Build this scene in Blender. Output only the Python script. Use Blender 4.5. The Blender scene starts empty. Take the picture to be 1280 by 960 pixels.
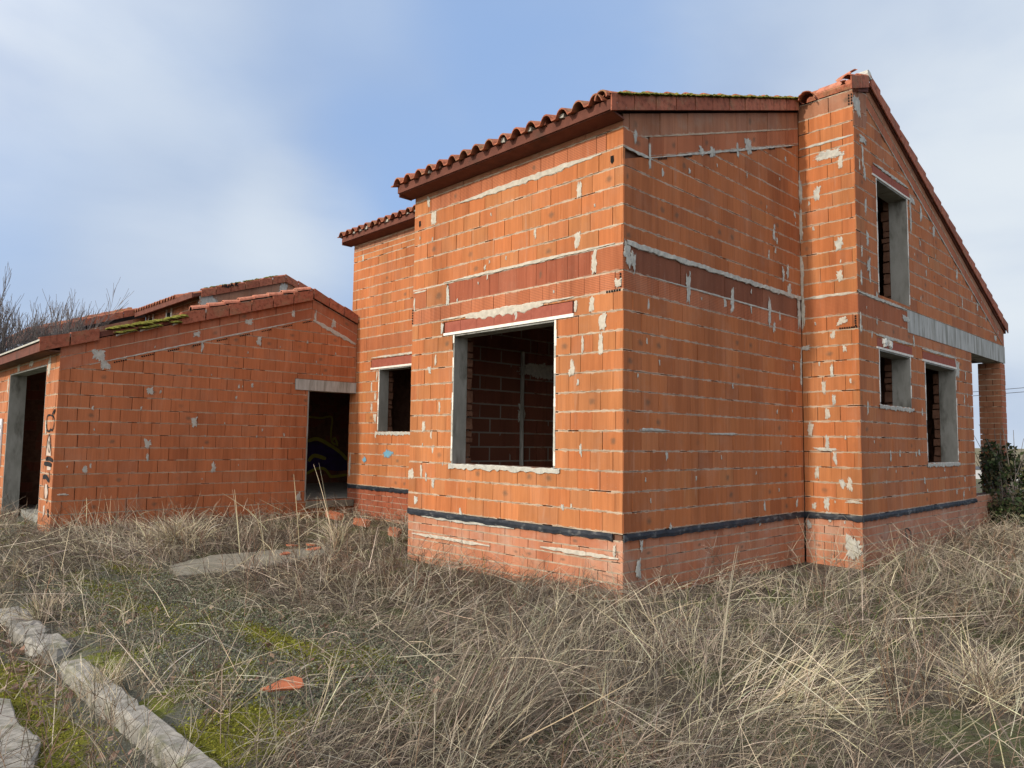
import bpy, math, random
import numpy as np
from mathutils import Vector, Matrix
random.seed(7); rng = np.random.default_rng(11)
D2R = math.radians
scene = bpy.context.scene
col = scene.collection

# ------------------------------------------------------------------ camera (solved from the photograph's vanishing lines)
CAM = np.array([4.4156, -5.7728, 0.8821]); PITCH = D2R(4.4654); ROLL = D2R(-0.7669); YAW = D2R(46.0334); FPX = 917.76
cp, sp = math.cos(PITCH), math.sin(PITCH)
FW = np.array([-math.sin(YAW)*cp, math.cos(YAW)*cp, sp]); _rt = np.array([math.cos(YAW), math.sin(YAW), 0.0]); _up = np.cross(_rt, FW)
RT = math.cos(ROLL)*_rt - math.sin(ROLL)*_up; UP = math.sin(ROLL)*_rt + math.cos(ROLL)*_up
def ray(u, v): return FW + RT*(u-640)/FPX + UP*(480-v)/FPX
def on(u, v, axis, val):
    """point of the plane x/y/z = val that was measured at photograph position u, v"""
    q = ray(u, v); t = (val-CAM[axis])/q[axis]; return CAM + t*q
cam = bpy.data.cameras.new('camera'); cam.sensor_width = 36; cam.lens = 36*FPX/1280; cam.clip_end = 5000; cam.clip_start = 0.05
co = bpy.data.objects.new('camera', cam); col.objects.link(co)
M4 = Matrix(((RT[0], UP[0], -FW[0], CAM[0]), (RT[1], UP[1], -FW[1], CAM[1]), (RT[2], UP[2], -FW[2], CAM[2]), (0, 0, 0, 1)))
co.matrix_world = M4; scene.camera = co
scene.view_settings.view_transform = 'Standard'; scene.view_settings.look = 'None'
scene.view_settings.exposure = 0.18; scene.view_settings.gamma = 1.0

# ------------------------------------------------------------------ node helpers
def new_mat(name):
    m = bpy.data.materials.new(name); m.use_nodes = True
    nt = m.node_tree; bs = nt.nodes['Principled BSDF']; bs.inputs['Roughness'].default_value = .88
    bs.inputs['Specular IOR Level'].default_value = .25
    return m, nt, bs
class N:
    def __init__(s, nt): s.nt = nt
    def node(s, t, **k):
        n = s.nt.nodes.new(t)
        for a, b in k.items(): setattr(n, a, b)
        return n
    def put(s, sock, v):
        if isinstance(v, bpy.types.NodeSocket): s.nt.links.new(v, sock)
        elif isinstance(v, (tuple, list)) and len(v) == 3 and sock.type == 'RGBA': sock.default_value = (*v, 1)
        else: sock.default_value = v
    def math(s, op, a, b=0.0, clamp=False):
        n = s.node('ShaderNodeMath', operation=op); n.use_clamp = clamp
        s.put(n.inputs[0], a); s.put(n.inputs[1], b); return n.outputs[0]
    def mix(s, f, a, b, mode='MIX'):
        n = s.node('ShaderNodeMix', data_type='RGBA', blend_type=mode); n.clamp_factor = True
        s.put(n.inputs[0], f); s.put(n.inputs[6], a); s.put(n.inputs[7], b); return n.outputs[2]
    def noise(s, vec, scale, detail=3, rough=.55, dist=0.0):
        n = s.node('ShaderNodeTexNoise'); n.inputs['Scale'].default_value = scale; n.inputs['Detail'].default_value = detail
        n.inputs['Roughness'].default_value = rough; n.inputs['Distortion'].default_value = dist
        if vec is not None: s.put(n.inputs['Vector'], vec)
        return n.outputs['Fac']
    def step(s, v, a, b):
        n = s.node('ShaderNodeMapRange'); n.interpolation_type = 'SMOOTHSTEP'
        s.put(n.inputs[0], v); n.inputs[1].default_value = a; n.inputs[2].default_value = b; return n.outputs[0]
    def scale(s, vec, sc):
        n = s.node('ShaderNodeMapping'); s.put(n.inputs['Vector'], vec); n.inputs['Scale'].default_value = sc; return n.outputs[0]
    def ramp(s, f, stops):
        n = s.node('ShaderNodeValToRGB'); s.put(n.inputs[0], f); e = n.color_ramp.elements
        while len(e) < len(stops): e.new(.5)
        for i, (p, c) in enumerate(stops): e[i].position = p; e[i].color = (*c, 1)
        return n.outputs[0]
    def pos(s): return s.node('ShaderNodeNewGeometry').outputs['Position']
    def uv(s, name): return s.node('ShaderNodeUVMap', uv_map=name).outputs[0]
    def sep(s, v):
        n = s.node('ShaderNodeSeparateXYZ'); s.put(n.inputs[0], v); return n.outputs
    def attr(s, name):
        n = s.node('ShaderNodeAttribute', attribute_name=name); return n.outputs['Color']
    def bump(s, h, strength, dist, bs):
        n = s.node('ShaderNodeBump'); n.inputs['Strength'].default_value = strength; n.inputs['Distance'].default_value = dist
        s.put(n.inputs['Height'], h); s.nt.links.new(n.outputs[0], bs.inputs['Normal'])

MORTAR_C = (.52, .42, .31)
def brick_mat(name, tones, groove=0.0, wash=.22, wash_col=(.40, .23, .15), smear=1.0, edge=.006):
    m, nt, bs = new_mat(name); n = N(nt)
    st = n.uv('st'); loc = n.uv('loc'); bc = n.sep(n.attr('bc')); P = n.pos()
    k = len(tones)
    c = n.ramp(bc[0], [(i/(k-1), t) for i, t in enumerate(tones)])
    stripes = n.noise(n.scale(st, (75, 2.2, 1)), 1.0, 2)
    c = n.mix(1.0, c, n.ramp(stripes, [(.25, (.86, .85, .85)), (.5, (1, 1, 1)), (.8, (1.07, 1.07, 1.07))]), 'MULTIPLY')
    broad = n.noise(n.scale(st, (16, 1.0, 1)), 1.0, 3)
    c = n.mix(1.0, c, n.ramp(broad, [(.3, (.86, .84, .83)), (.52, (1, 1, 1)), (.72, (1.1, 1.1, 1.1))]), 'MULTIPLY')
    if groove:
        y = n.sep(st)[1]; w = n.math('SINE', n.math('MULTIPLY', y, 2*math.pi/.018))
        gm = n.step(w, -.1, .7); c = n.mix(n.math('MULTIPLY', gm, groove), c, (.13, .042, .02))
    if wash:
        wn = n.noise(P, 2.3, 5, .65); wf = n.math('MULTIPLY', n.step(wn, .48, .75), wash)
        c = n.mix(n.math('ADD', wf, n.math('MULTIPLY', bc[2], .5)), c, wash_col)
    # dark firing smudge in the middle of some bricks
    lx = n.math('SUBTRACT', n.sep(loc)[0], n.math('ADD', .25, n.math('MULTIPLY', bc[0], .5))); ly = n.math('SUBTRACT', n.sep(loc)[1], .48)
    d = n.math('SQRT', n.math('ADD', n.math('MULTIPLY', lx, lx), n.math('MULTIPLY', n.math('MULTIPLY', ly, ly), .6)))
    sm = n.math('MULTIPLY', n.math('SUBTRACT', 1.0, n.step(n.math('ADD', d, n.math('MULTIPLY', n.noise(P, 30, 3), .18)), .12, .30)), n.step(bc[1], .88, .92))
    c = n.mix(n.math('MULTIPLY', sm, .62), c, (.10, .075, .05))
    # mortar smeared over the arrises
    ly2 = n.sep(loc)[1]; ed = n.math('MULTIPLY', n.math('MINIMUM', ly2, n.math('SUBTRACT', 1.0, ly2)), .2)
    en = n.math('MULTIPLY', n.math('SUBTRACT', n.noise(P, 11, 5, .75), .47), .075)
    em = n.math('SUBTRACT', 1.0, n.step(n.math('SUBTRACT', ed, en), .0, edge))
    c = n.mix(n.math('MULTIPLY', em, .55*smear), c, MORTAR_C)
    # vertical drips of laitance
    dr = n.noise(n.scale(P, (9, 9, 1.1)), 1.0, 4, .6)
    c = n.mix(n.math('MULTIPLY', n.step(dr, .60, .74), .16*smear), c, (.56, .44, .34))
    rain = n.noise(n.scale(P, (1.6, 1.6, .28)), 1.0, 4, .6); c = n.mix(1.0, c, n.ramp(rain, [(.34, (.78, .76, .75)), (.5, (1, 1, 1)), (.7, (1.08, 1.08, 1.08))]), 'MULTIPLY')
    speck = n.noise(P, 60, 3, .7); c = n.mix(n.math('MULTIPLY', n.step(speck, .64, .8), .45), c, (.62, .50, .40))
    dk = n.noise(P, 38, 3, .7); c = n.mix(n.math('MULTIPLY', n.step(dk, .66, .8), .4), c, (.14, .06, .035))
    nt.links.new(c, bs.inputs['Base Color'])
    n.bump(n.math('ADD', n.math('MULTIPLY', stripes, .6), n.noise(P, 120, 4, .7)), .6, .005, bs)
    return m
def noisy(name, c1, c2, scale=8, rough=.9, c3=None, s3=2.0, t3=(.55, .75), stretch=(1, 1, 1), bump=.3, dist=.006, detail=5):
    m, nt, bs = new_mat(name); n = N(nt); P = n.scale(n.pos(), stretch)
    f = n.noise(P, scale, detail, .62); c = n.mix(n.step(f, .3, .7), c1, c2)
    if c3: c = n.mix(n.step(n.noise(P, s3, 4, .6), *t3), c, c3)
    nt.links.new(c, bs.inputs['Base Color']); bs.inputs['Roughness'].default_value = rough
    if bump: n.bump(n.noise(P, scale*5, 4, .7), bump, dist, bs)
    return m
M = {}
O1 = [(.32, .099, .034), (.395, .128, .044), (.445, .146, .049), (.40, .152, .053), (.48, .174, .061)]
M['brick'] = brick_mat('fired_clay_block', O1)
M['shaded_clay'] = brick_mat('shaded_clay_block', [(.17, .055, .032), (.22, .072, .040)], wash=.1, smear=.3)  # darkened copy of the clay block, unlit interior shade painted into its colour
M['dark_band'] = brick_mat('dark_ridged_block', [(.20, .068, .034), (.25, .085, .042)], groove=.25, wash=.1, smear=.5)
M['comb'] = brick_mat('combed_clay_block', [(.40, .125, .052), (.50, .17, .075)], groove=.55, wash=.2)
M['band'] = brick_mat('slab_edge_clay', [(.27, .075, .036), (.33, .095, .045)], wash=.15, smear=.35)
M['ridged'] = brick_mat('ridged_clay_block', [(.34, .105, .045), (.40, .13, .05)], groove=.25, wash=.1, smear=.6)
M['plinth'] = brick_mat('plinth_brick', [(.41, .135, .060), (.45, .165, .078), (.42, .18, .095)], wash=.55, wash_col=(.46, .30, .22), smear=.8, edge=.010)
M['brown'] = brick_mat('rake_course_clay', [(.30, .125, .065), (.34, .14, .07), (.31, .14, .08)], wash=.5, wash_col=(.34, .24, .17), smear=.7)
M['garage_brick'] = brick_mat('garage_clay_block', [(.36, .112, .044), (.41, .134, .052), (.45, .150, .060), (.39, .146, .060)], wash=.2, smear=.6)
M['rake'] = brick_mat('garage_rake_clay', [(.35, .112, .052), (.41, .136, .064)], wash=.4, smear=.6)
M['mortar'] = noisy('bed_mortar', (.50, .405, .29), (.38, .30, .215), 14, c3=(.14, .10, .07), s3=9, t3=(.60, .72))
M['mortar_dim'] = noisy('weathered_mortar', (.47, .38, .29), (.36, .285, .22), 14, c3=(.11, .07, .05), s3=8, t3=(.56, .68))
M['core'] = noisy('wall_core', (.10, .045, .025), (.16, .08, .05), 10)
M['cement'] = noisy('cement_smear', (.50, .48, .41), (.36, .345, .30), 16, c3=(.58, .54, .45), s3=5)
M['pale_mortar'] = noisy('pale_mortar', (.53, .475, .385), (.40, .36, .29), 18)
M['concrete'] = noisy('reveal_concrete', (.31, .305, .275), (.22, .215, .19), 3.5, c3=(.12, .115, .095), s3=2.6, t3=(.50, .72), stretch=(1.8, 1.8, .6), bump=.25)
M['beam'] = noisy('cast_concrete', (.47, .46, .42), (.35, .345, .31), 5, c3=(.24, .235, .20), s3=3, t3=(.45, .62), stretch=(2.2, 2.2, .35))
M['white_edge'] = noisy('plaster_edge', (.78, .74, .66), (.62, .58, .50), 20, bump=.1)
M['dpc'] = noisy('bitumen_strip', (.014, .017, .022), (.03, .034, .042), 8, rough=.5, c3=(.13, .13, .125), s3=7, t3=(.52, .72), stretch=(1, 1, 2))
M['black'] = noisy('black_gap', (.006, .005, .004), (.012, .009, .007), 5, bump=0)
M['red_lintel'] = noisy('clay_lintel', (.26, .072, .045), (.32, .095, .06), 12, c3=(.52, .44, .36), s3=8, t3=(.66, .74))
def tile_mat(name, c1, c2, lich, lf):
    m, nt, bs = new_mat(name); n = N(nt); P = n.pos(); a = n.sep(n.attr('bc'))
    c = n.mix(a[0], c1, c2); c = n.mix(n.step(n.noise(P, 14, 4, .7), .42, .7), c, tuple(x*.62 for x in c1))
    c = n.mix(n.math('MULTIPLY', n.step(n.noise(P, 5, 5, .7), .5, .66), lf), c, lich)
    c = n.mix(n.math('MULTIPLY', n.step(n.noise(P, 45, 3, .7), .6, .75), .5), c, (.42, .36, .28))
    nt.links.new(c, bs.inputs['Base Color']); n.bump(n.noise(P, 60, 4, .7), .3, .004, bs); return m
M['tile'] = tile_mat('roof_tile_clay', (.30, .098, .052), (.42, .145, .075), (.22, .18, .09), .5)
M['verge'] = tile_mat('verge_tile_clay', (.30, .092, .050), (.42, .140, .078), (.27, .19, .10), .35)
M['new_tile'] = tile_mat('pale_tile_clay', (.46, .17, .10), (.55, .22, .14), (.36, .22, .14), .4)
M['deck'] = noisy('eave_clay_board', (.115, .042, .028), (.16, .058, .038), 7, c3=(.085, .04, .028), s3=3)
M['moss'] = noisy('moss', (.14, .14, .02), (.26, .235, .04), 22, c3=(.06, .075, .015), s3=9, bump=.8, dist=.02)
def attr_mat(name, rough=.75, trans=0.0):
    m, nt, bs = new_mat(name); n = N(nt); nt.links.new(n.attr('bc'), bs.inputs['Base Color']); bs.inputs['Roughness'].default_value = rough
    bs.inputs['Specular IOR Level'].default_value = .15
    if trans:
        tr = n.node('ShaderNodeBsdfTranslucent'); nt.links.new(n.attr('bc'), tr.inputs[0])
        mx = n.node('ShaderNodeMixShader'); mx.inputs[0].default_value = trans
        nt.links.new(bs.outputs[0], mx.inputs[1]); nt.links.new(tr.outputs[0], mx.inputs[2])
        nt.links.new(mx.outputs[0], nt.nodes['Material Output'].inputs[0])
    return m
M['blade'] = attr_mat('dry_stem', .8, .15)
M['leaf'] = attr_mat('leaf', .55, .2)
M['bark'] = noisy('grey_bark', (.12, .10, .085), (.19, .165, .14), 12)
M['twig'] = noisy('twig_bark', (.17, .145, .13), (.23, .20, .18), 6)
M['kerb'] = noisy('kerb_concrete', (.34, .315, .27), (.21, .195, .165), 18, c3=(.15, .145, .09), s3=4.5, t3=(.52, .72), bump=.3, dist=.006)
M['slab'] = noisy('old_concrete', (.21, .195, .155), (.15, .14, .105), 6, c3=(.15, .14, .08), s3=2.5, bump=.5, dist=.01)
M['shard'] = noisy('broken_clay', (.42, .135, .065), (.36, .11, .052), 12)
M['paint_black'] = noisy('black_spray', (.012, .011, .012), (.02, .018, .018), 10, bump=0)
M['paint_white'] = noisy('white_spray', (.52, .44, .37), (.46, .33, .25), 16, bump=0)
M['paint_yellow'] = noisy('yellow_spray', (.34, .29, .03), (.26, .24, .04), 9, bump=0)
M['paint_violet'] = noisy('violet_spray', (.05, .022, .11), (.03, .02, .06), 6, bump=0)
M['paint_blue'] = noisy('blue_spray', (.12, .30, .42), (.17, .33, .40), 12, c3=(.38, .16, .08), s3=14, t3=(.55, .65), bump=0)
M['paper'] = noisy('white_board', (.68, .70, .72), (.60, .62, .64), 6, bump=0)
M['foam'] = noisy('white_foam', (.78, .76, .68), (.66, .63, .55), 30, bump=.6, dist=.02)
M['metal'] = noisy('dark_steel', (.03, .022, .02), (.055, .035, .028), 20, rough=.7)
M['wire'] = noisy('wire', (.05, .05, .055), (.07, .07, .075), 4, bump=0)
M['floor'] = noisy('floor_screed', (.30, .29, .255), (.22, .21, .185), 5)
def feather(key, base):
    """the same mortar with a ragged, feathered edge (coverage stored per corner)"""
    m = M[base].copy(); m.name = key; nt = m.node_tree; n = N(nt); bs = nt.nodes['Principled BSDF']; cov = n.sep(n.attr('bc'))[0]
    nz = n.noise(n.scale(n.pos(), (1, 1, .45)), 34, 5, .7); k = n.step(n.math('ADD', cov, n.math('MULTIPLY', n.math('SUBTRACT', nz, .5), 1.5)), .42, .52)
    nt.links.new(k, bs.inputs['Alpha']); M[key] = m
feather('cement_f', 'cement'); feather('pale_f', 'pale_mortar'); feather('blue_f', 'paint_blue')
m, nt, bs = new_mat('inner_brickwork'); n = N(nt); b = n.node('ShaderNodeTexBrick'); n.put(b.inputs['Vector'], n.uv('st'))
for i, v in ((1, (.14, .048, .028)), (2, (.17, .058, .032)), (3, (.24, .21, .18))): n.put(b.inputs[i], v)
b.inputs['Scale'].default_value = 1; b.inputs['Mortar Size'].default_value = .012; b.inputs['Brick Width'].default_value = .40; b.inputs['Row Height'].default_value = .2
nt.links.new(b.outputs[0], bs.inputs['Base Color']); M['inner'] = m  # bricks and joints kept dark, the gloom of the rooms painted into the colour

# ------------------------------------------------------------------ object helpers
def link(o, parent=None):
    col.objects.link(o)
    if parent is not None: o.parent = parent; o.matrix_parent_inverse = Matrix.Translation(-Vector(parent.location)) if False else Matrix()
    return o
def tag(o, label=None, cat=None, group=None, kind=None):
    if label: o['label'] = label
    if cat: o['category'] = cat
    if group: o['group'] = group
    if kind: o['kind'] = kind
    return o
def thing(name, label, cat, loc=(0, 0, 0), group=None):
    o = bpy.data.objects.new(name, None); o.location = loc; o.empty_display_size = .3; col.objects.link(o); return tag(o, label, cat, group)
class MB:
    """collects polygons and links them as ONE mesh object (coordinates are world coordinates)"""
    def __init__(s): s.v = []; s.f = []; s.m = []; s.c = []; s.st = []; s.loc = []; s.mats = []
    def mi(s, k):
        if k not in s.mats: s.mats.append(k)
        return s.mats.index(k)
    def poly(s, pts, k, c=(.5, .5, 0), st=None, loc=None):
        b = len(s.v); s.v.extend([tuple(p) for p in pts]); s.f.append(tuple(range(b, b+len(pts)))); s.m.append(s.mi(k)); s.c.append(c)
        s.st.append(st or [(0, 0)]*len(pts)); s.loc.append(loc or [(.5, .5)]*len(pts))
    def quadv(s, a, b, c, d, k, cc=(.5, .5, 0)): s.poly([a, b, c, d], k, cc)
    def box(s, p0, p1, k, c=(.5, .5, 0), jit=0.0, skip=()):
        x0, y0, z0 = p0; x1, y1, z1 = p1
        P = [np.array((x, y, z), float) + (rng.uniform(-jit, jit, 3) if jit else 0) for z in (z0, z1) for y in (y0, y1) for x in (x0, x1)]
        for nm, q in (('b', (0, 2, 3, 1)), ('t', (4, 5, 7, 6)), ('f', (0, 1, 5, 4)), ('k', (2, 6, 7, 3)), ('l', (0, 4, 6, 2)), ('r', (1, 3, 7, 5))):
            if nm in skip: continue
            ax = {'b': (0, 1), 't': (0, 1), 'f': (0, 2), 'k': (0, 2), 'l': (1, 2), 'r': (1, 2)}[nm]
            s.poly([P[i] for i in q], k, c, [(P[i][ax[0]], P[i][ax[1]]) for i in q])
    def prism(s, prof, axis, a0, a1, k, c=(.5, .5, 0)):
        """extrude a profile of (y,z) along x (axis 0) or (x,z) along y (axis 1)"""
        def pt(p, a): return (a, p[0], p[1]) if axis == 0 else (p[0], a, p[1])
        nP = len(prof); s.poly([pt(p, a0) for p in prof], k, c); s.poly([pt(p, a1) for p in prof][::-1], k, c)
        for i in range(nP):
            j = (i+1) % nP; s.poly([pt(prof[i], a0), pt(prof[i], a1), pt(prof[j], a1), pt(prof[j], a0)], k, c)
    def tube(s, pts, r, k, c=(.5, .5, 0), seg=4, r1=None):
        pts = [np.array(p, float) for p in pts]; r1 = r if r1 is None else r1; rings = []
        for i, p in enumerate(pts):
            d = pts[min(i+1, len(pts)-1)]-pts[max(i-1, 0)]; d = d/(np.linalg.norm(d)+1e-9)
            a = np.cross(d, (0, 0, 1) if abs(d[2]) < .9 else (1, 0, 0)); a /= np.linalg.norm(a); b = np.cross(d, a)
            rr = r+(r1-r)*i/(len(pts)-1)
            rings.append([p+rr*(math.cos(t)*a+math.sin(t)*b) for t in [2*math.pi*q/seg for q in range(seg)]])
        for A, B in zip(rings[:-1], rings[1:]):
            for q in range(seg): s.poly([A[q], A[(q+1) % seg], B[(q+1) % seg], B[q]], k, c)
        s.poly(rings[-1], k, c); s.poly(rings[0][::-1], k, c)
    def build(s, name, parent=None, smooth=False):
        me = bpy.data.meshes.new(name); me.from_pydata(s.v, [], s.f)
        for k in s.mats: me.materials.append(M[k])
        me.polygons.foreach_set('material_index', s.m)
        a = me.attributes.new('bc', 'FLOAT_COLOR', 'CORNER'); arr = []; st = []; lc = []
        for f, c, u, l in zip(s.f, s.c, s.st, s.loc):
            for i in range(len(f)): q = c[i] if isinstance(c[0], tuple) else c; arr += [q[0], q[1], q[2], 1.0]
            for q in u: st += [q[0], q[1]]
            for q in l: lc += [q[0], q[1]]
        a.data.foreach_set('color', arr)
        me.uv_layers.new(name='st').data.foreach_set('uv', st); me.uv_layers.new(name='loc').data.foreach_set('uv', lc)
        if smooth: me.polygons.foreach_set('use_smooth', [True]*len(s.f))
        me.update(); o = bpy.data.objects.new(name, me); col.objects.link(o)
        if parent is not None:
            o.parent = parent
            wl = Vector(parent.location) if parent.type == 'EMPTY' else Vector((0, 0, 0))   # mesh parts already sit in world coordinates
            o.matrix_parent_inverse = Matrix.Translation(-wl)
        return o

# ------------------------------------------------------------------ brick wall builder
def clip(poly, planes):
    for a, b, c in planes:
        out = []
        for i in range(len(poly)):
            p, q = poly[i], poly[(i+1) % len(poly)]; dp, dq = a*p[0]+b*p[1]-c, a*q[0]+b*q[1]-c
            if dp <= 0: out.append(p)
            if dp*dq < 0: t = dp/(dp-dq); out.append((p[0]+t*(q[0]-p[0]), p[1]+t*(q[1]-p[1])))
        poly = out
        if len(poly) < 3: return []
    return poly
def minus(rects, h):
    out = []
    for s0, s1, z0, z1 in rects:
        a0, a1, b0, b1 = h
        if s1 <= a0 or s0 >= a1 or z1 <= b0 or z0 >= b1: out.append((s0, s1, z0, z1)); continue
        if s0 < a0: out.append((s0, a0, z0, z1))
        if s1 > a1: out.append((a1, s1, z0, z1))
        m0, m1 = max(s0, a0), min(s1, a1)
        if z0 < b0: out.append((m0, m1, z0, b0))
        if z1 > b1: out.append((m0, m1, b1, z1))
    return out
class Wall:
    def __init__(s, o, u, n, s0, s1, z0, z1, holes=(), planes=(), thick=.25, inner=True):
        s.o = np.array(o, float); s.u = np.array(u, float); s.n = np.array(n, float); s.s0, s.s1, s.z0, s.z1 = s0, s1, z0, z1
        s.holes = list(holes); s.planes = list(planes); s.mb = MB(); s.flip = False
        if s1-s0 > .3: s0 += .034; s1 -= .034          # the core stays behind the brick faces of the adjoining walls
        ss = sorted({s0, s1} | {min(max(v, s0), s1) for h in s.holes for v in h[:2]}); zz = sorted({z0, z1} | {min(max(v, z0), z1) for h in s.holes for v in h[2:]})
        for i in range(len(ss)-1):
            for j in range(len(zz)-1):
                c = ((ss[i]+ss[i+1])/2, (zz[j]+zz[j+1])/2)
                if any(h[0] < c[0] < h[1] and h[2] < c[1] < h[3] for h in s.holes): continue
                p = clip([(ss[i], zz[j]), (ss[i+1], zz[j]), (ss[i+1], zz[j+1]), (ss[i], zz[j+1])], s.planes)
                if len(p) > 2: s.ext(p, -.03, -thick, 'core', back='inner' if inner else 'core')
    def P(s, a, z, d=0.0): return s.o + s.u*a + s.n*d + np.array((0, 0, z))
    def ext(s, p, d0, d1, k, c=(.5, .5, 0), tilt=None, loc=None, back=None):
        tl = tilt or (lambda a, z: 0.0)
        F = [s.P(a, z, d0+tl(a, z)) for a, z in p]; B = [s.P(a, z, d1) for a, z in p]
        if s.flip: pass
        s.mb.poly(F, k, c, list(p), loc)
        nn = len(p)
        for i in range(nn):
            j = (i+1) % nn; s.mb.poly([F[i], B[i], B[j], F[j]], k, c, [p[i], p[i], p[j], p[j]], [loc[i], loc[i], loc[j], loc[j]] if loc else None)
        if back: s.mb.poly(B[::-1], back, c, list(p)[::-1])
    def courses(s, zs, L, k, s0=None, s1=None, shear=0.0, planes=(), gap=.006, joint=.013, offs=None, depth=0.0, wash=0.0, jl=0.0, mortar=True, mort='mortar', tone=None):
        """rows of bricks between consecutive heights of zs; shear follows a roof slope"""
        a0 = s.s0 if s0 is None else s0; a1 = s.s1 if s1 is None else s1; pl = s.planes+list(planes)
        for r in range(len(zs)-1):
            zb, zt = zs[r]+joint/2, zs[r+1]-joint/2
            x = a0 - (L*(.5 if r % 2 else 0.0) if offs is None else offs[r % len(offs)]*L)
            while x < a1:
                l = L*(1+random.uniform(-jl, jl)); b0, b1 = max(x, a0), min(x+l, a1); x += l
                if b1-b0 < .015: continue
                g = gap*random.uniform(.5, 1.5)
                if random.random() < .09: g = gap*2.2
                q = [(b0+(g/2 if b0 > a0+.001 else .004), b1-(g/2 if b1 < a1-.001 else .004), zb, zt)]
                if not shear:
                    for h in s.holes: q = minus(q, h)
                t = random.random() if tone is None else min(1, max(0, random.gauss(tone, .15)))
                c = (t, random.random(), max(0.0, random.gauss(wash, .08)))
                tx, tz, dd = random.gauss(0, .006), random.gauss(0, .006), depth+random.gauss(0, .0015)
                for e0, e1, f0, f1 in q:
                    if e1-e0 < .012 or f1-f0 < .012: continue
                    pp = clip([(e0, f0+shear*e0), (e1, f0+shear*e1), (e1, f1+shear*e1), (e0, f1+shear*e0)], pl)
                    if len(pp) < 3: continue
                    mx, mz = (e0+e1)/2, (f0+f1)/2+shear*(e0+e1)/2
                    lo = [((a-b0)/(b1-b0), (z-shear*a-zb)/(zt-zb)) for a, z in pp]
                    s.ext(pp, dd, -.034, k, c, lambda a, z: max(-.003, min(.003, tx*(a-mx)+tz*(z-mz))), lo)
            if mortar:
                for zc in ([zs[r]] if r else [zs[0]]): s.bed(zc, a0, a1, shear, pl, joint, depth, mort)
        if mortar: s.bed(zs[-1], a0, a1, shear, pl, joint, depth, mort)
    def bed(s, zc, a0, a1, shear, pl, joint, depth, mort='mortar'):
        step = .07; nseg = max(2, int((a1-a0)/step)); prev = None; ph = random.uniform(0, 9)
        for i in range(nseg+1):
            a = a0+.004+(a1-a0-.008)*i/nseg; z = zc+shear*a; f = .5+.5*math.sin(a*2.1+ph)+.5*math.sin(a*5.3+2*ph)
            hh = joint*random.uniform(.20, .46)*(1+.5*max(0, f-.5)); dp = depth-.004+max(0, random.gauss(0, .0022))+.004*max(0, f-.7)
            dz = random.gauss(0, .0012)
            ok = not any(h[0]-.001 < a < h[1]+.001 and h[2]-.001 < z < h[3]+.001 for h in s.holes) and all(A*a+B*z <= C+.004 for A, B, C in pl) and random.random() > .05
            cur = (a, z+dz-hh, z+dz+hh, dp) if ok else None
            if cur and prev:
                A = [s.P(prev[0], prev[1], prev[3]), s.P(cur[0], cur[1], cur[3]), s.P(cur[0], cur[2], cur[3]), s.P(prev[0], prev[2], prev[3])]
                B = [s.P(prev[0], prev[1], -.03), s.P(cur[0], cur[1], -.03), s.P(cur[0], cur[2], -.03), s.P(prev[0], prev[2], -.03)]
                s.mb.poly(A, mort); s.mb.poly([A[0], B[0], B[1], A[1]], mort); s.mb.poly([A[3], A[2], B[2], B[3]], mort)
            prev = cur
    def blob(s, a, z, w, h, k='cement', d=.007, nn=34, rough=.35, ang=0.0):
        """a trowelled lump of mortar stuck to the face: thin, uneven, thickest in the middle"""
        out = []; mid = []; p1, p2 = random.uniform(0, 6), random.uniform(0, 6)
        for i in range(nn):
            t = 2*math.pi*i/nn; r = 1+rough*(.22*math.sin(2*t+p1)+.22*math.sin(3*t+p2)+.55*random.uniform(-1, 1))
            ct, sn = math.cos(t), math.sin(t); sq = 1/max(abs(ct), abs(sn))**.75
            x, y = w*.58*ct*r*sq, h*.58*sn*r*sq; x, y = x*math.cos(ang)-y*math.sin(ang), x*math.sin(ang)+y*math.cos(ang)
            out.append(s.P(a+x, z+y, -.001)); mid.append(s.P(a+x*.66, z+y*.66, d*random.uniform(.6, 1.2)))
        cen = s.P(a, z, d*1.2)
        for i in range(nn):
            j = (i+1) % nn; kf = {'cement': 'cement_f', 'pale_mortar': 'pale_f'}.get(k, k); s.mb.poly([out[i], out[j], mid[j], mid[i]], kf, [(.05, 0, 0), (.05, 0, 0), (.62, 0, 0), (.62, 0, 0)]); s.mb.poly([mid[i], mid[j], cen], kf, [(.62, 0, 0), (.62, 0, 0), (1.1, 0, 0)])
    def daubs(s, k, n_, w=(.02, .07), h=(.04, .17)):
        """small squeezed-out lumps of mortar along the joints, every one a different size"""
        for i in range(n_):
            for t_ in range(20):
                a = random.uniform(s.s0+.1, s.s1-.1); z = random.choice(np.arange(0, 26))*.2+random.uniform(-.10, .03)
                if z < s.z1-.3 and not any(q[0]-.06 < a < q[1]+.06 and q[2]-.1 < z < q[3]+.1 for q in s.holes) and all(A*a+B*z < C-.25 for A, B, C in s.planes): break
            else: continue
            m = random.random()**2; s.blob(a, z, w[0]+(w[1]-w[0])*m*random.uniform(.6, 1.3), h[0]+(h[1]-h[0])*m*random.uniform(.5, 1.3), random.choice(k), .006, rough=.6)
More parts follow.
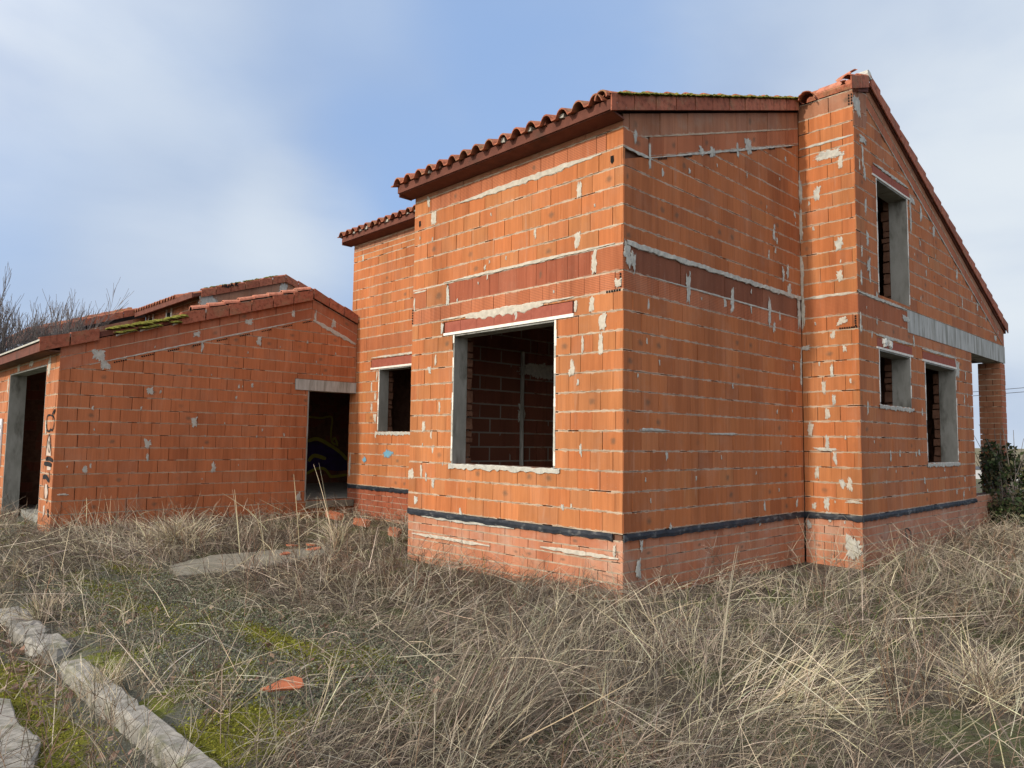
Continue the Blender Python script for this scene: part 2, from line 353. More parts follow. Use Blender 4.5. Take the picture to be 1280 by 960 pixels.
    def strip(s, a0, a1, z, w, k='cement', d=.008, seg=.05, shear=0.0, ends=True):
        """an irregular trowelled run of mortar along the wall"""
        nseg = max(3, int((a1-a0)/seg)); rows = []
        for i in range(nseg+1):
            a = a0+(a1-a0)*i/nseg; e = min(1, 3.2*min(i, nseg-i)/nseg+.25) if ends else 1
            up, dn = w/2*e*random.uniform(.7, 1.15), w/2*e*random.uniform(.55, 1.3); zz = z+shear*a
            rows.append((s.P(a, zz-dn, -.001), s.P(a, zz-dn*.7, d*random.uniform(.6, 1.2)), s.P(a, zz+up*.75, d*random.uniform(.6, 1.2)), s.P(a, zz+up, -.001)))
        for A, B in zip(rows[:-1], rows[1:]):
            kf = {'cement': 'cement_f', 'pale_mortar': 'pale_f'}.get(k, k); cv = [.15, .95, .95, .15]
            for q in range(3): s.mb.poly([A[q], B[q], B[q+1], A[q+1]], kf, [(cv[q], 0, 0), (cv[q], 0, 0), (cv[q+1], 0, 0), (cv[q+1], 0, 0)])
    def holes_row(s, a0, a1, z, shear=0.0, nrow=2, cell=.032):
        """open ends of perforated blocks"""
        a = a0
        while a < a1:
            for r in range(nrow):
                zz = z+shear*a+r*cell; h = cell*.36
                s.mb.poly([s.P(a-h, zz-h, .0045), s.P(a+h, zz-h, .0045), s.P(a+h, zz+h, .0045), s.P(a-h, zz+h, .0045)], 'black')
            a += cell
    def build(s, name, parent, label=None):
        o = s.mb.build(name, parent)
        if label: o['label'] = label
        return o
def seq(a, b, st): 
    n_ = int(round((b-a)/st)); return [a+(b-a)*i/n_ for i in range(n_+1)]

# ------------------------------------------------------------------ roof helpers
def tile_roof(mb, xs, y0, y1, z0, slope, k='tile', pu=.225, pv=.37, h=.085, sgn=1, skip=None):
    """interlocking barrel tiles: xs = (x0, x1) along the eave, rows climb from y0 to y1; every tile is a shell of its own"""
    nx = max(1, int(round((xs[1]-xs[0])/pu))); nyr = int(math.ceil(abs(y1-y0)/pv))
    prof = [(0, .000), (.10, .0), (.24, .004), (.30, .03), (.38, .062), (.50, .083), (.64, .086), (.78, .070), (.90, .036), (.97, .004), (1.02, -.006)]
    for r in range(nyr):
        for c in range(nx):
            if skip and skip(r, c): continue
            xa = xs[0]+c*pu+random.uniform(-.004, .004); cc = (random.random(), random.random(), 0); dz = random.uniform(-.004, .006); tw = random.uniform(-.012, .012)
            va, vb = r*pv, min(r*pv+pv+.05, abs(y1-y0)); rows = []
            for v, lift in ((va, .030), (vb, .004)):
                y = y0+sgn*(v+(random.uniform(-.006, .006) if v == va else 0)); zz = z0+slope*v+lift+dz
                rows.append([(xa+p[0]*pu+tw*(v-va), y, zz+p[1]*h/.086) for p in prof])
            top = rows; bot = [[(p[0], p[1], p[2]-.016) for p in R] for R in rows]
            for i in range(len(prof)-1):
                mb.poly([top[0][i], top[0][i+1], top[1][i+1], top[1][i]], k, cc); mb.poly([bot[0][i], bot[1][i], bot[1][i+1], bot[0][i+1]], k, cc)
                mb.poly([top[0][i], bot[0][i], bot[0][i+1], top[0][i+1]], k, cc)
            mb.poly([top[0][-1], bot[0][-1], bot[1][-1], top[1][-1]], k, cc); mb.poly([top[0][0], top[1][0], bot[1][0], bot[0][0]], k, cc)
def eave_bedding(mb, x0, x1, y, z, pu=.225):
    x = x0
    while x < x1:
        if random.random() < .6:
            w = random.uniform(.05, .11); mb.box((x+.03, y+.02, z-.02), (x+.03+w, y+.09, z+random.uniform(.005, .035)), random.choice(['core', 'cement', 'cement', 'shaded_clay']), jit=.008)
        x += pu
def verge_tiles(parent, x, y0, y1, ztop, slope, k='verge', L=.37, h=.155, side=1, flange=.13, skip=None, hump=True, lift=.016):
    """L shaped verge tiles: a vertical face outside the gable and a flange that climbs on to the roof"""
    nn = int(round(abs(y1-y0)/L)); L = abs(y1-y0)/nn; last = None; sg = 1 if y1 > y0 else -1
    for i in range(nn):
        if skip and skip(i): continue
        mb = MB(); cc = (random.random(), random.random(), 0); a, b = y0+sg*i*L, y0+sg*((i+1)*L-.018); j = random.uniform(-.006, .006)
        za, zb = ztop+slope*i*L+lift+j, ztop+slope*((i+1)*L-.018)-.006+j; t = .016*side; xo = x+random.uniform(-.003, .003)+side*.004
        P = lambda X, y, z: (X, y, z)
        ba, bb = ztop+slope*i*L-h, ztop+slope*((i+1)*L-.018)-h; o1 = [P(xo, a, ba), P(xo, b, bb), P(xo, b, zb), P(xo, a, za)]; i1 = [P(xo-t, a, ba), P(xo-t, b, bb), P(xo-t, b, zb-.016), P(xo-t, a, za-.016)]
        mb.poly(o1, k, cc); mb.poly(i1[::-1], k, cc); mb.poly([o1[0], o1[3], i1[3], i1[0]], k, cc); mb.poly([o1[1], i1[1], i1[2], o1[2]], k, cc); mb.poly([o1[0], i1[0], i1[1], o1[1]], k, cc)
        # flange: gently rounded
        pr = [(0, 0), (.02, .022), (.05, .036), (.085, .03), (flange, -.005)]
        if not hump: pr = [(0, 0), (flange, .0)]
        for q in range(len(pr)-1):
            (u0, w0), (u1, w1) = pr[q], pr[q+1]
            mb.poly([P(xo-side*u0, a, za+w0), P(xo-side*u1, a, za+w1), P(xo-side*u1, b, zb+w1), P(xo-side*u0, b, zb+w0)], k, cc)
            mb.poly([P(xo-side*u0, a, za+w0), P(xo-side*u0, a, za+w0-.016), P(xo-side*u1, a, za+w1-.016), P(xo-side*u1, a, za+w1)], k, cc)
        last = mb.build('verge_tile', parent)
    return last
def moss_run(mb, x, y0, y1, z0, slope, n=160, s=.03, w=.10, side=1):
    for i in range(n):
        t = random.random(); y = y0+(y1-y0)*t; zz = z0+slope*abs(y-y0); xx = x-side*random.uniform(0, w); r = s*random.uniform(.5, 1.3)
        ring = [(xx+r*math.cos(a)*random.uniform(.7, 1.2), y+1.6*r*math.sin(a)*random.uniform(.7, 1.2), zz-.004) for a in [k*math.pi/3 for k in range(6)]]
        up = [(xx+(p[0]-xx)*.6, y+(p[1]-y)*.6, zz+r*.5*random.uniform(.6, 1.1)) for p in ring]
        for q in range(6): mb.poly([ring[q], ring[(q+1) % 6], up[(q+1) % 6], up[q]], 'moss')
        mb.poly(up, 'moss')
def slope_slab(mb, x0, x1, y0, y1, zf, t, k='deck'):
    mb.prism([(y0, zf(y0)-t), (y1, zf(y1)-t), (y1, zf(y1)), (y0, zf(y0))], 0, x0, x1, k)
def lining(parent, axis, face, inward, a0, a1, z0, z1, depth=.2, t=.022, sill=True, label=None, edge='white_edge', sillk='cement', head=True):
    """smooth mortar lining of an opening. axis 1: wall faces -y (a = x); axis 0: wall faces +x (a = y)"""
    mb = MB()
    def bx(a, b, d0, d1, za, zb, k, jit=0):
        f0, f1 = sorted((face+inward*d0, face+inward*d1))
        if axis == 1: mb.box((a, f0, za), (b, f1, zb), k, jit=jit)
        else: mb.box((f0, a, za), (f1, b, zb), k, jit=jit)
    bx(a0-.001, a0+t, .0, depth, z0, z1, 'concrete'); bx(a1-t, a1+.001, .0, depth, z0, z1, 'concrete')
    z = z0+.03
    while z < z1-.01:
        ze = min(z1, z+random.uniform(.08, .2))
        if random.random() > .08: bx(a0-random.uniform(.002, .014), a0+t-.004, -.005, -.0005, z, ze-.002, random.choice([edge, edge, 'cement']), .002)
        if random.random() > .08: bx(a1-t+.004, a1+random.uniform(.002, .014), -.005, -.0005, z, ze-.002, random.choice([edge, edge, 'cement']), .002)
        z = ze
    if head: bx(a0+t, a1-t, .002, depth, z1-t, z1-.001, 'concrete')
    o = mb.build('opening_lining', parent)
    # broken inner leaf behind the lining
    for aa in (a0-.01, a1-.055):
        mb = MB(); z = z0
        while z < z1-.05:
            hgt = random.uniform(.07, .2); e = random.uniform(0, .03); f0, f1 = depth+.004, depth+.10+random.uniform(-.02, .01)
            g0, g1 = sorted((face+inward*f0, face+inward*f1)); lo, hi = (aa, aa+.022+e*.5) if aa < (a0+a1)/2 else (aa-e*.5+.038, aa+.06)
            if axis == 1: mb.box((lo, g0, z), (hi, g1, z+hgt-.02), 'core', jit=.006)
            else: mb.box((g0, lo, z), (g1, hi, z+hgt-.02), 'core', jit=.006)
            z += hgt
        mb.build('broken_inner_leaf', parent)
    if sill:
        mb = MB(); nseg = 44; pr = None
        for i in range(nseg+1):
            a = a0-.04+(a1-a0+.12)*i/nseg; zt = z0+random.uniform(-.006, .007); zb = z0-.05-random.uniform(-.010, .022); pj = face-inward*random.uniform(.010, .018)
            pr2 = [(face+inward*depth, z0-.004), (pj+inward*.02, zt), (pj, zt-.012), (pj+inward*.003, zb), (face+inward*.01, zb)]
            cur = [(a, d, z) if axis == 1 else (d, a, z) for d, z in pr2]
            if pr:
                for q in range(4): mb.poly([pr[q], cur[q], cur[q+1], pr[q+1]], sillk)
            pr = cur
        mb.build('window_sill', parent)
    return o
def lintel(parent, axis, face, inward, a0, a1, zb, zt, edge_h=.03, k='red_lintel'):
    mb = MB()
    n_ = max(2, int((a1-a0)/.3))
    for i in range(n_):
        p, q = a0+(a1-a0)*i/n_+.002, a0+(a1-a0)*(i+1)/n_-.002; d = .004+random.uniform(0, .002); f0, f1 = sorted((face-inward*d, face+inward*.03))
        if axis == 1: mb.box((p, f0, zb+edge_h), (q, f1, zt), k)
        else: mb.box((f0, p, zb+edge_h), (f1, q, zt), k)
    f0, f1 = sorted((face-inward*.012, face+inward*.21))
    if axis == 1: mb.box((a0-.02, f0, zb), (a1+.02, f1, zb+edge_h-.003), 'white_edge', jit=.003)
    else: mb.box((f0, a0-.02, zb), (f1, a1+.02, zb+edge_h-.003), 'white_edge', jit=.003)
    return mb.build('lintel', parent)
def dpc(w, a0, a1, parent, z=-.074, drop=.0):
    """black bitumen damp-proof strip, a slightly wavy ribbon folded over the joint"""
    mb = MB(); nseg = max(4, int((a1-a0)/.07)); pr = None
    for i in range(nseg+1):
        a = a0+(a1-a0)*i/nseg; zt = -.004+random.uniform(-.004, .003); zb = z+random.uniform(-.012, .010); d = .008+random.uniform(0, .012)
        cur = [w.P(a, zt, -.002), w.P(a, zt-.004, d*.8), w.P(a, (zt+zb)/2, d+.003), w.P(a, zb, d), w.P(a, zb, -.002)]
        if pr:
            for q in range(4): mb.poly([pr[q], cur[q], cur[q+1], pr[q+1]], 'dpc')
        else: mb.poly(cur, 'dpc')
        pr = cur
    mb.poly(pr[::-1], 'dpc'); return mb.build('damp_proof_strip', parent)

# ================================================================== THE UNFINISHED HOUSE
zr = lambda y: 4.27+.332*(y+.3)                     # front roof plane (verge top)
RIDGE_Y, ZRIDGE = 4.45, 5.85
zb_ = lambda y: ZRIDGE+.085-.3725*(y-RIDGE_Y)            # back roof plane
D1, W2, FX, F3Y, F3X = 3.968, .751, -3.5, 2.092, -8.42
house = thing('unfinished_house', 'large abandoned house shell of bare orange clay block with tiled eaves and empty window openings', 'house', (0, 0, -.7))

# ---- front wall of the projecting block
f = Wall((FX, 0, 0), (1, 0, 0), (0, -1, 0), 0, 3.5, -.9, 4.2, holes=[(.87, 2.60, .6, 2.2)])
win = f.holes[0]
f.courses(seq(-.9, -.075, .105), .245, 'plinth', depth=-.010, joint=.012, gap=.005, wash=.25)
f.holes.append((.66, 2.86, 2.2, 2.375))
f.courses(seq(0, 2.4, .2), .295, 'brick', gap=.005, tone=.72, offs=[0, .45, .1, .55])
f.holes = [win]
f.courses([2.4, 2.6], .20, 'comb', gap=.004)
f.courses([2.6, 2.87], .155, 'band', s0=.74, s1=3.13, gap=.003, joint=.010, depth=-.004, mortar=False)
f.courses([2.6, 2.87], .30, 'ridged', s0=.0, s1=.30, mortar=False); f.courses([2.6, 2.87], .44, 'brick', s0=.30, s1=.72, mortar=False); f.courses([2.6, 2.87], .40, 'ridged', s0=3.15, s1=3.5, mortar=False)
f.courses(seq(2.87, 3.87, .2), .295, 'brick', gap=.005, tone=.6, offs=[.2, .6, .0, .5])
f.courses([3.87, 4.07], .20, 'comb', s0=.35, s1=3.28, gap=.003); f.courses([3.87, 4.07], .30, 'brick', s0=0, s1=.35); f.courses([3.87, 4.07], .25, 'brick', s0=3.28, s1=3.5)
f.courses([4.07, 4.20], .5, 'brown', gap=.004)
f.bed(2.87, 0, 3.5, 0, [], .02, .003, 'pale_mortar'); f.bed(2.6, 0, 3.5, 0, [], .013, 0)
f.strip(.95, 3.22, 3.86, .085, 'pale_mortar', .010); f.strip(.66, 3.40, 2.885, .045, 'pale_mortar', .010)
f.strip(.62, 2.86, 2.41, .05, 'pale_mortar', .010); f.strip(1.1, 2.42, 2.385, .12, 'pale_mortar', .011)
for a, z, w_, h_ in ((.74, 2.70, .06, .30), (3.13, 2.74, .08, .26), (3.44, 2.47, .10, .10), (.64, 2.30, .05, .16), (2.88, 2.31, .05, .14), (2.92, 3.55, .07, .2), (2.9, 3.02, .09, .2), (.42, 3.78, .12, .2),
                     (3.1, 2.30, .07, .18), (3.24, 2.10, .10, .19), (2.98, 1.90, .04, .18), (3.22, 1.87, .07, .22), (2.84, 1.66, .06, .19), (.30, 1.06, .07, .16), (.05, .44, .12, .14), (.27, .48, .05, .16),
                     (.17, .11, .09, .1), (3.40, -.17, .04, .12), (.30, 4.02, .06, .16), (.46, .95, .04, .1), (.62, 1.3, .04, .15), (.52, 1.9, .04, .16)):
    f.blob(a, z, w_, h_, random.choice(['cement', 'pale_mortar', 'pale_mortar']), .006)
for a, z in ((.10, 2.72),):
    f.strip(.02, .30, 2.835, .03, 'pale_mortar'); f.blob(.04, 2.68, .035, .2, 'pale_mortar')
f.strip(.3, 2.0, -.085, .05, 'cement', .006); f.strip(2.4, 3.45, -.24, .05, 'pale_mortar', .005); f.strip(.1, 1.6, -.32, .05, 'pale_mortar', .005)
f.holes_row(3.30, 3.49, 2.40, 0, 1); f.holes_row(3.47, 3.5, 2.44, 0, 5, .03); f.holes_row(.01, .03, 2.43, 0, 6, .035)
for a in (3.36, .12): f.mb.poly([f.P(a-.02, 3.80, .005), f.P(a+.02, 3.80, .005), f.P(a+.025, 3.74, .005), f.P(a, 3.71, .005), f.P(a-.02, 3.74, .005)], 'black')
f.daubs(['cement', 'cement', 'pale_mortar'], 26)
fw = f.build('front_wall', house)
dpc(f, 0.0, 3.38, fw); lining(fw, 1, 0, 1, FX+.87, FX+2.60, .6, 2.2, .21, .024); lintel(fw, 1, 0, 1, -2.80, -.66, 2.20, 2.365, .035)

# ---- right wall of the projecting block
r = Wall((0, 0, 0), (0, 1, 0), (1, 0, 0), .004, D1, -.9, 5.6, planes=[(-.332, 1, 4.20)])
r.courses(seq(-.9, -.06, .105), .25, 'plinth', depth=-.010, joint=.010, gap=.003, wash=.15)
r.courses(seq(0, 2.4, .2), .30, 'brick', gap=.0045, tone=.33, joint=.009, mort='mortar_dim')
r.courses([2.4, 2.6], .2, 'comb', gap=.003, joint=.009, mort='mortar_dim')
r.courses([2.6, 2.87], .93, 'dark_band', gap=.01, depth=-.006, s0=.10, tone=.3, mort='mortar_dim'); r.courses([2.6, 2.87], .3, 'ridged', s1=.10, mortar=False, mort='mortar_dim')
low = [(-.3376, 1, 3.73)]
r.courses(seq(2.87, 5.07, .2), .29, 'brick', planes=low+[], gap=.0025, tone=.28, joint=.009, mort='mortar_dim')
r.courses([3.73, 3.95], .26, 'comb', s0=.45, shear=.3376, gap=.003, joint=.009, mort='mortar_dim'); r.courses([3.87, 4.07], .4, 'comb', s1=.43, gap=.003, mort='mortar_dim')
r.courses([3.95, 4.22], .27, 'brown', s0=.10, shear=.3365, gap=.004, joint=.009, mort='mortar_dim')
r.courses([4.07, 4.3], .12, 'brown', s1=.10, gap=.004, mort='mortar_dim')
r.strip(.46, 3.95, 3.715, .035, 'cement', .010, shear=.3376); r.strip(0, .5, 3.86, .04, 'cement', .008)
r.strip(.3, 3.95, 3.945, .02, 'mortar', .006, shear=.3376)
r.strip(.05, 3.95, 2.882, .07, 'cement', .014, ends=False); r.strip(.4, 3.95, 2.60, .025, 'cement', .008)
for a, z, w_, h_ in ((.07, 2.77, .13, .26), (.18, 2.70, .05, .2), (1.17, 2.60, .09, .34), (2.12, 2.58, .08, .34), (3.05, 2.56, .09, .36), (.45, 3.88, .05, .3), (1.7, 4.29, .13, .13), (2.55, 4.62, .18, .2), (2.28, 4.48, .06, .16),
                     (1.45, 4.23, .10, .12), (3.2, 3.62, .07, .16), (3.45, 3.14, .07, .2), (3.62, 2.95, .12, .2), (3.58, 3.20, .08, .2), (.5, 1.02, .5, .03), (.30, -.13, .05, .12), (.25, -.36, .09, .2), (1.9, 1.0, .6, .03), (3.9, 2.68, .09, .5), (3.93, 1.9, .05, .5), (.2, 4.02, .06, .16)):
    r.blob(a, z, w_, h_, 'cement', .007, rough=.5)
for k in range(7):
    a = .6+.5*k; r.holes_row(a, a+.16, 3.695, .3376, 1, .03)
r.holes_row(.06, .42, 3.86, 0, 1, .035)
r.daubs(['cement'], 40)
rw = r.build('side_wall', house); dpc(r, .01, D1-.01, rw)

# ---- short return wall facing the front
g2 = Wall((0, D1, 0), (1, 0, 0), (0, -1, 0), .004, W2-.004, -.9, 5.60)
g2.courses(seq(-.9, -.06, .105), .25, 'plinth', depth=-.010, joint=.010, wash=.25)
g2.courses(seq(0, 2.4, .2), .30, 'brick', gap=.005, tone=.62, offs=[.1, .6, .35, .8]); g2.courses([2.4, 2.6], .34, 'brick', tone=.4); g2.courses([2.6, 2.87], .8, 'ridged')
g2.courses(seq(2.87, 4.87, .2), .30, 'brick', gap=.005, tone=.6, offs=[.5, .1, .7]); g2.courses([4.87, 4.98], .15, 'brick'); g2.courses(seq(4.98, 5.38, .2), .30, 'brick', tone=.45); g2.courses([5.38, 5.60], .42, 'brown')
g2.strip(.03, .74, 2.875, .05, 'pale_mortar'); g2.strip(.03, .74, 4.98, .045, 'cement'); g2.blob(.42, 4.80, .42, .12, 'cement', .008); g2.blob(.57, 4.66, .06, .2, 'pale_mortar')
for a, z, w_, h_ in ((.02, 3.9, .05, .5), (.02, 3.2, .05, .7), (.02, 4.4, .05, .4), (.03, 2.7, .05, .5), (.25, 4.3, .11, .18), (.53, 3.55, .10, .2), (.53, 3.12, .09, .15), (.55, 2.52, .12, .10), (.05, 2.2, .14, .07), (.57, 2.15, .05, .1),
                     (.40, 1.86, .05, .18), (.29, 1.66, .07, .18), (.42, 1.48, .05, .17), (.33, 1.30, .07, .17), (.10, 1.10, .08, .2), (.32, .92, .06, .2), (.30, .83, .3, .05), (.42, .72, .05, .17), (.18, .52, .06, .18), (.30, .12, .07, .18), (.13, .08, .06, .1), (.62, -.42, .2, .34), (.06, -.17, .07, .12), (.64, .17, .22, .04)):
    g2.blob(a, z, w_, h_, random.choice(['cement', 'pale_mortar']), .007, rough=.5)
g2.holes_row(.52, .74, 2.42, 0, 1, .03); g2.holes_row(.72, .75, 2.44, 0, 5, .03)
for aa in (.70, .735):
    for q in range(4): g2.mb.poly([g2.P(aa-.012, 5.40+.04*q, .006), g2.P(aa+.008, 5.40+.04*q, .006), g2.P(aa+.008, 5.425+.04*q, .006), g2.P(aa-.012, 5.425+.04*q, .006)], 'black')
g2.daubs(['cement', 'pale_mortar'], 16)
gw = g2.build('return_wall', house); dpc(g2, .0, W2, gw)

# ---- tall gable wall on the right
gs = lambda y: y-D1
up_, sm_, bg_ = (gs(4.71), gs(5.95), 2.95, 4.595), (gs(4.66), gs(5.90), 1.445, 2.2), (gs(6.54), gs(8.11), .635, 2.19)
porch = (gs(9.09), gs(12), -1.5, 2.56)
gb = Wall((W2, D1, 0), (0, 1, 0), (1, 0, 0), .0, gs(11.43), -.9, 6.1, holes=[up_, sm_, bg_, porch], planes=[(-.332, 1, 5.56), (.3725, 1, 6.035)])
beam_h = (gs(5.83), gs(12), 2.56, 2.90)
lt = [(gs(4.58), gs(6.05), 4.595, 4.74), (gs(4.60), gs(6.0), 2.2, 2.35), (gs(6.45), gs(8.16), 2.19, 2.34)]
gb.holes += [beam_h]+lt
gb.courses(seq(-.9, -.06, .105), .24, 'plinth', depth=-.010, joint=.010, wash=.45)
gb.courses(seq(0, 2.4, .2), .30, 'brick', gap=.003, tone=.4, wash=.10, offs=[.2, .7], mort='mortar_dim'); gb.courses([2.4, 2.6], .3, 'brick', tone=.2, wash=.35, mort='mortar_dim'); gb.courses([2.6, 2.87], .9, 'ridged', tone=.2, mort='mortar_dim')
gl = [(.3725, 1, 5.675), (-.332, 1, 5.30)]
gb.courses(seq(2.90, 5.9, .2), .29, 'brick', planes=gl, gap=.003, tone=.35, wash=.05, mort='mortar_dim')
gb.courses([5.675, 5.855], .30, 'rake', s0=.45, shear=-.3725, tone=.3, mort='mortar_dim'); gb.courses([5.855, 6.035], .34, 'brown', s0=.45, shear=-.3725, joint=.009, mort='mortar_dim')
gb.courses([5.10, 5.30, 5.6], .3, 'brown', s0=0, s1=.47, shear=.2, mort='mortar_dim')
gb.strip(.5, 7.4, 5.66, .03, 'cement', .010, shear=-.3725); gb.strip(.5, 7.4, 5.855, .018, 'mortar', .006, shear=-.3725)
gb.strip(.01, 1.85, 2.885, .05, 'cement', .010); gb.strip(gs(4.6), gs(6.02), 4.77, .06, 'cement', .012); gb.strip(gs(4.55), gs(6.0), 2.385, .05, 'cement', .010); gb.strip(gs(6.4), gs(8.2), 2.375, .05, 'cement', .010)
for a, z, w_, h_ in ((.12, 5.42, .26, .28), (.30, 5.0, .28, .1), (.33, 4.55, .09, .2), (.34, 4.1, .08, .22), (.38, 3.66, .10, .2), (.17, 3.45, .05, .15), (.40, 3.3, .12, .2), (.13, 3.1, .06, .2), (.28, 4.75, .06, .3), (2.12, 4.35, .08, .5), (2.2, 4.62, .26, .12), (2.6, 4.5, .1, .25), (4.25, 2.2, .22, .34), (.07, 2.48, .05, .3), (1.8, 2.75, .3, .1), (2.1, 2.45, .06, .2), (3.2, 4.35, .12, .2), (4.4, 3.85, .10, .18), (5.6, 3.45, .1, .16), (6.8, 3.0, .18, .12)):
    gb.blob(a, z, w_, h_, 'cement', .007, rough=.5)
for k in range(9):
    a = 1.0+.65*k; gb.holes_row(a, a+.13, 5.635, -.3725, 1, .03)
gb.daubs(['cement'], 50)
gbw = gb.build('gable_wall', house); dpc(gb, .0, gs(9.07), gbw)
lining(gbw, 0, W2, -1, D1+up_[0], D1+up_[1], up_[2], up_[3], .25, .022, sill=False); lining(gbw, 0, W2, -1, D1+sm_[0], D1+sm_[1], sm_[2], sm_[3], .25, .022); lining(gbw, 0, W2, -1, D1+bg_[0], D1+bg_[1], bg_[2], bg_[3], .25, .022)
lintel(gbw, 0, W2, -1, 4.58, 6.04, 4.595, 4.735, .03); lintel(gbw, 0, W2, -1, 4.60, 5.98, 2.2, 2.345, .03); lintel(gbw, 0, W2, -1, 6.46, 8.14, 2.19, 2.335, .03)
for q in range(2):
    mb = MB(); cx, cz = 4.86+.19*q, 2.295
    for k in range(11):
        a, z = cx+random.uniform(-.05, .05), cz+random.uniform(-.035, .035); mb.box((W2+.004, a-.035, z-.025), (W2+.018+random.uniform(0, .012), a+.035, z+.03), 'foam', jit=.010)
    o = mb.build('filler_foam', gbw); o['label'] = ['white blob of filler nearer the corner', 'white blob of filler farther from the corner'][q]
mb = MB()
for i in range(5):
    a, b = 5.835+(11.43-5.835)*i/5, 5.835+(11.43-5.835)*(i+1)/5; mb.box((.45, a+(.002 if i else 0), 2.56), (W2+.006+random.uniform(0, .002), b, 2.895), 'beam', jit=.002)
mb.build('concrete_beam', house)
# porch pillar and low wall
pl = Wall((.36, 11.08, 0), (1, 0, 0), (0, -1, 0), 0, .385, -.9, 2.56, thick=.35); pl.courses(seq(-.9, 2.55, .108), .25, 'brown', gap=.008, joint=.011, tone=.3, offs=[0, .45])
pl2 = Wall((.751, 11.08, 0), (0, 1, 0), (1, 0, 0), .006, .35, -.9, 2.56, thick=.05); pl2.courses(seq(-.9, 2.55, .108), .25, 'rake', gap=.006, joint=.011, offs=[.3, .7])
pl.mb.v_off = len(pl.mb.v)
def merge(a, b):
    k = len(a.v); a.v += b.v; a.f += [tuple(i+k for i in q) for q in b.f]; a.m += [a.mi(b.mats[i]) for i in b.m]; a.c += b.c; a.st += b.st; a.loc += b.loc
merge(pl.mb, pl2.mb); pl.build('porch_pillar', house)
lw = Wall((W2, 9.09, 0), (0, 1, 0), (1, 0, 0), .01, 2.0, -.9, .03, thick=.25); lw.courses(seq(-.9, .03, .105), .24, 'plinth', depth=-.010, joint=.010, wash=.5); lw.build('porch_parapet', house)

# ---- recessed wing wall
w3 = Wall((F3X, F3Y, 0), (1, 0, 0), (0, -1, 0), 0, 4.92, -.9, 4.90, holes=[(1.02, 2.35, 1.03, 2.23)])
wh = w3.holes[0]
w3.courses(seq(-.9, -.06, .105), .24, 'band', s1=4.9, depth=-.012, joint=.010, tone=.3, mort='mortar_dim')
w3.holes.append((.74, 2.6, 2.23, 2.43))
w3.courses(seq(0, 2.6, .2), .30, 'brick', s1=4.9, gap=.004, tone=.5); w3.holes = [wh]
w3.courses([2.6, 2.87], .55, 'ridged', s1=4.9, tone=.9); w3.courses(seq(2.87, 4.27, .2), .30, 'brick', s1=4.9, gap=.004, tone=.5)
w3.courses([4.27, 4.45, 4.56, 4.67], .30, 'brick', s1=4.9, joint=.016); w3.courses([4.67, 4.78], .25, 'brown', s1=4.9, joint=.016); w3.courses([4.78, 4.9], .25, 'brown', s1=4.9)
w3.strip(.74, 2.6, 2.455, .05, 'pale_mortar', .010)
for a, z, w_, h_ in ((.95, 2.10, .05, .17), (.78, 1.88, .05, .18), (.92, 1.70, .07, .18), (.80, 1.5, .06, .18), (.92, 1.3, .10, .18), (.96, .97, .05, .12), (.05, 2.8, .1, .25), (.08, .35, .07, .5), (.35, 4.5, .06, .16)):
    w3.blob(a, z, w_, h_, 'pale_mortar', .006, rough=.5)
w3w = w3.build('wing_wall', house); dpc(w3, .04, 4.88, w3w); lining(w3w, 1, F3Y, 1, F3X+1.02, F3X+2.35, 1.03, 2.23, .21, .024); lintel(w3w, 1, F3Y, 1, F3X+.76, F3X+2.55, 2.23, 2.42, .035)
for lab, (u, v), (w_, h_) in (('small pale blue sprayed patch', (456, 574.5), (.20, .14)), ('larger smeared blue sprayed patch', (485, 567), (.44, .20))):
    mb = MB(); p = on(u, v, 1, F3Y); t = [(math.cos(a), math.sin(a)) for a in np.linspace(0, 2*math.pi, 15)[:-1]]
    q = [(p[0]+w_/2*c*random.uniform(.75, 1.2), F3Y-.008, p[2]+h_/2*s*random.uniform(.75, 1.2)) for c, s in t]
    for i in range(len(q)): mb.poly([q[i], q[(i+1) % len(q)], (p[0], F3Y-.008, p[2])], 'blue_f', [(.15, 0, 0), (.15, 0, 0), (1.1, 0, 0)])
    o = mb.build('spray_paint_patch', w3w); o['label'] = lab

# ---- hidden enclosure, floors, inner partition seen through the big window
mb = MB()
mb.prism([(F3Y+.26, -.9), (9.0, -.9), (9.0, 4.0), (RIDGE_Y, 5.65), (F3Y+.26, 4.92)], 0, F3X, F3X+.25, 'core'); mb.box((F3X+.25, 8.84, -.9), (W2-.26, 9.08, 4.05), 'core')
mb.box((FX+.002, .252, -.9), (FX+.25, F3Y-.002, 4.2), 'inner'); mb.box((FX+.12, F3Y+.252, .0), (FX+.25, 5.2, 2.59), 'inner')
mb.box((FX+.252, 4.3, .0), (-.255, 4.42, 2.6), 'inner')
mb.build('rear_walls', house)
iw = Wall((FX+.25, .26, 0), (0, 1, 0), (1, 0, 0), 0, 4.9, -.05, 2.59, thick=.04, inner=False); iw.courses(seq(0, 2.6, .2), .42, 'shaded_clay', gap=.012, joint=.016, tone=.3, offs=[0, .5], mort='mortar_dim')
iw.blob(1.55, .30, .16, .5, 'cement', .02); iw.blob(1.55, 1.30, .14, .3, 'cement', .02); iw.blob(1.9, 1.95, .9, .22, 'cement', .01)
iwo = iw.build('inner_wall', house)
mb = MB(); mb.tube([(FX+.28, 1.81, 0), (FX+.28, 1.80, 1.2), (FX+.28, 1.81, 2.2)], .03, 'beam', seg=8); mb.build('conduit', iwo)
mb = MB()
mb.box((FX+.01, .26, -.3), (-.26, 8.8, -.05), 'floor'); mb.box((F3X+.02, F3Y+.26, -.32), (FX, 8.8, -.06), 'floor'); mb.box((-.27, D1+.26, -.31), (W2-.26, 8.8, -.055), 'floor')
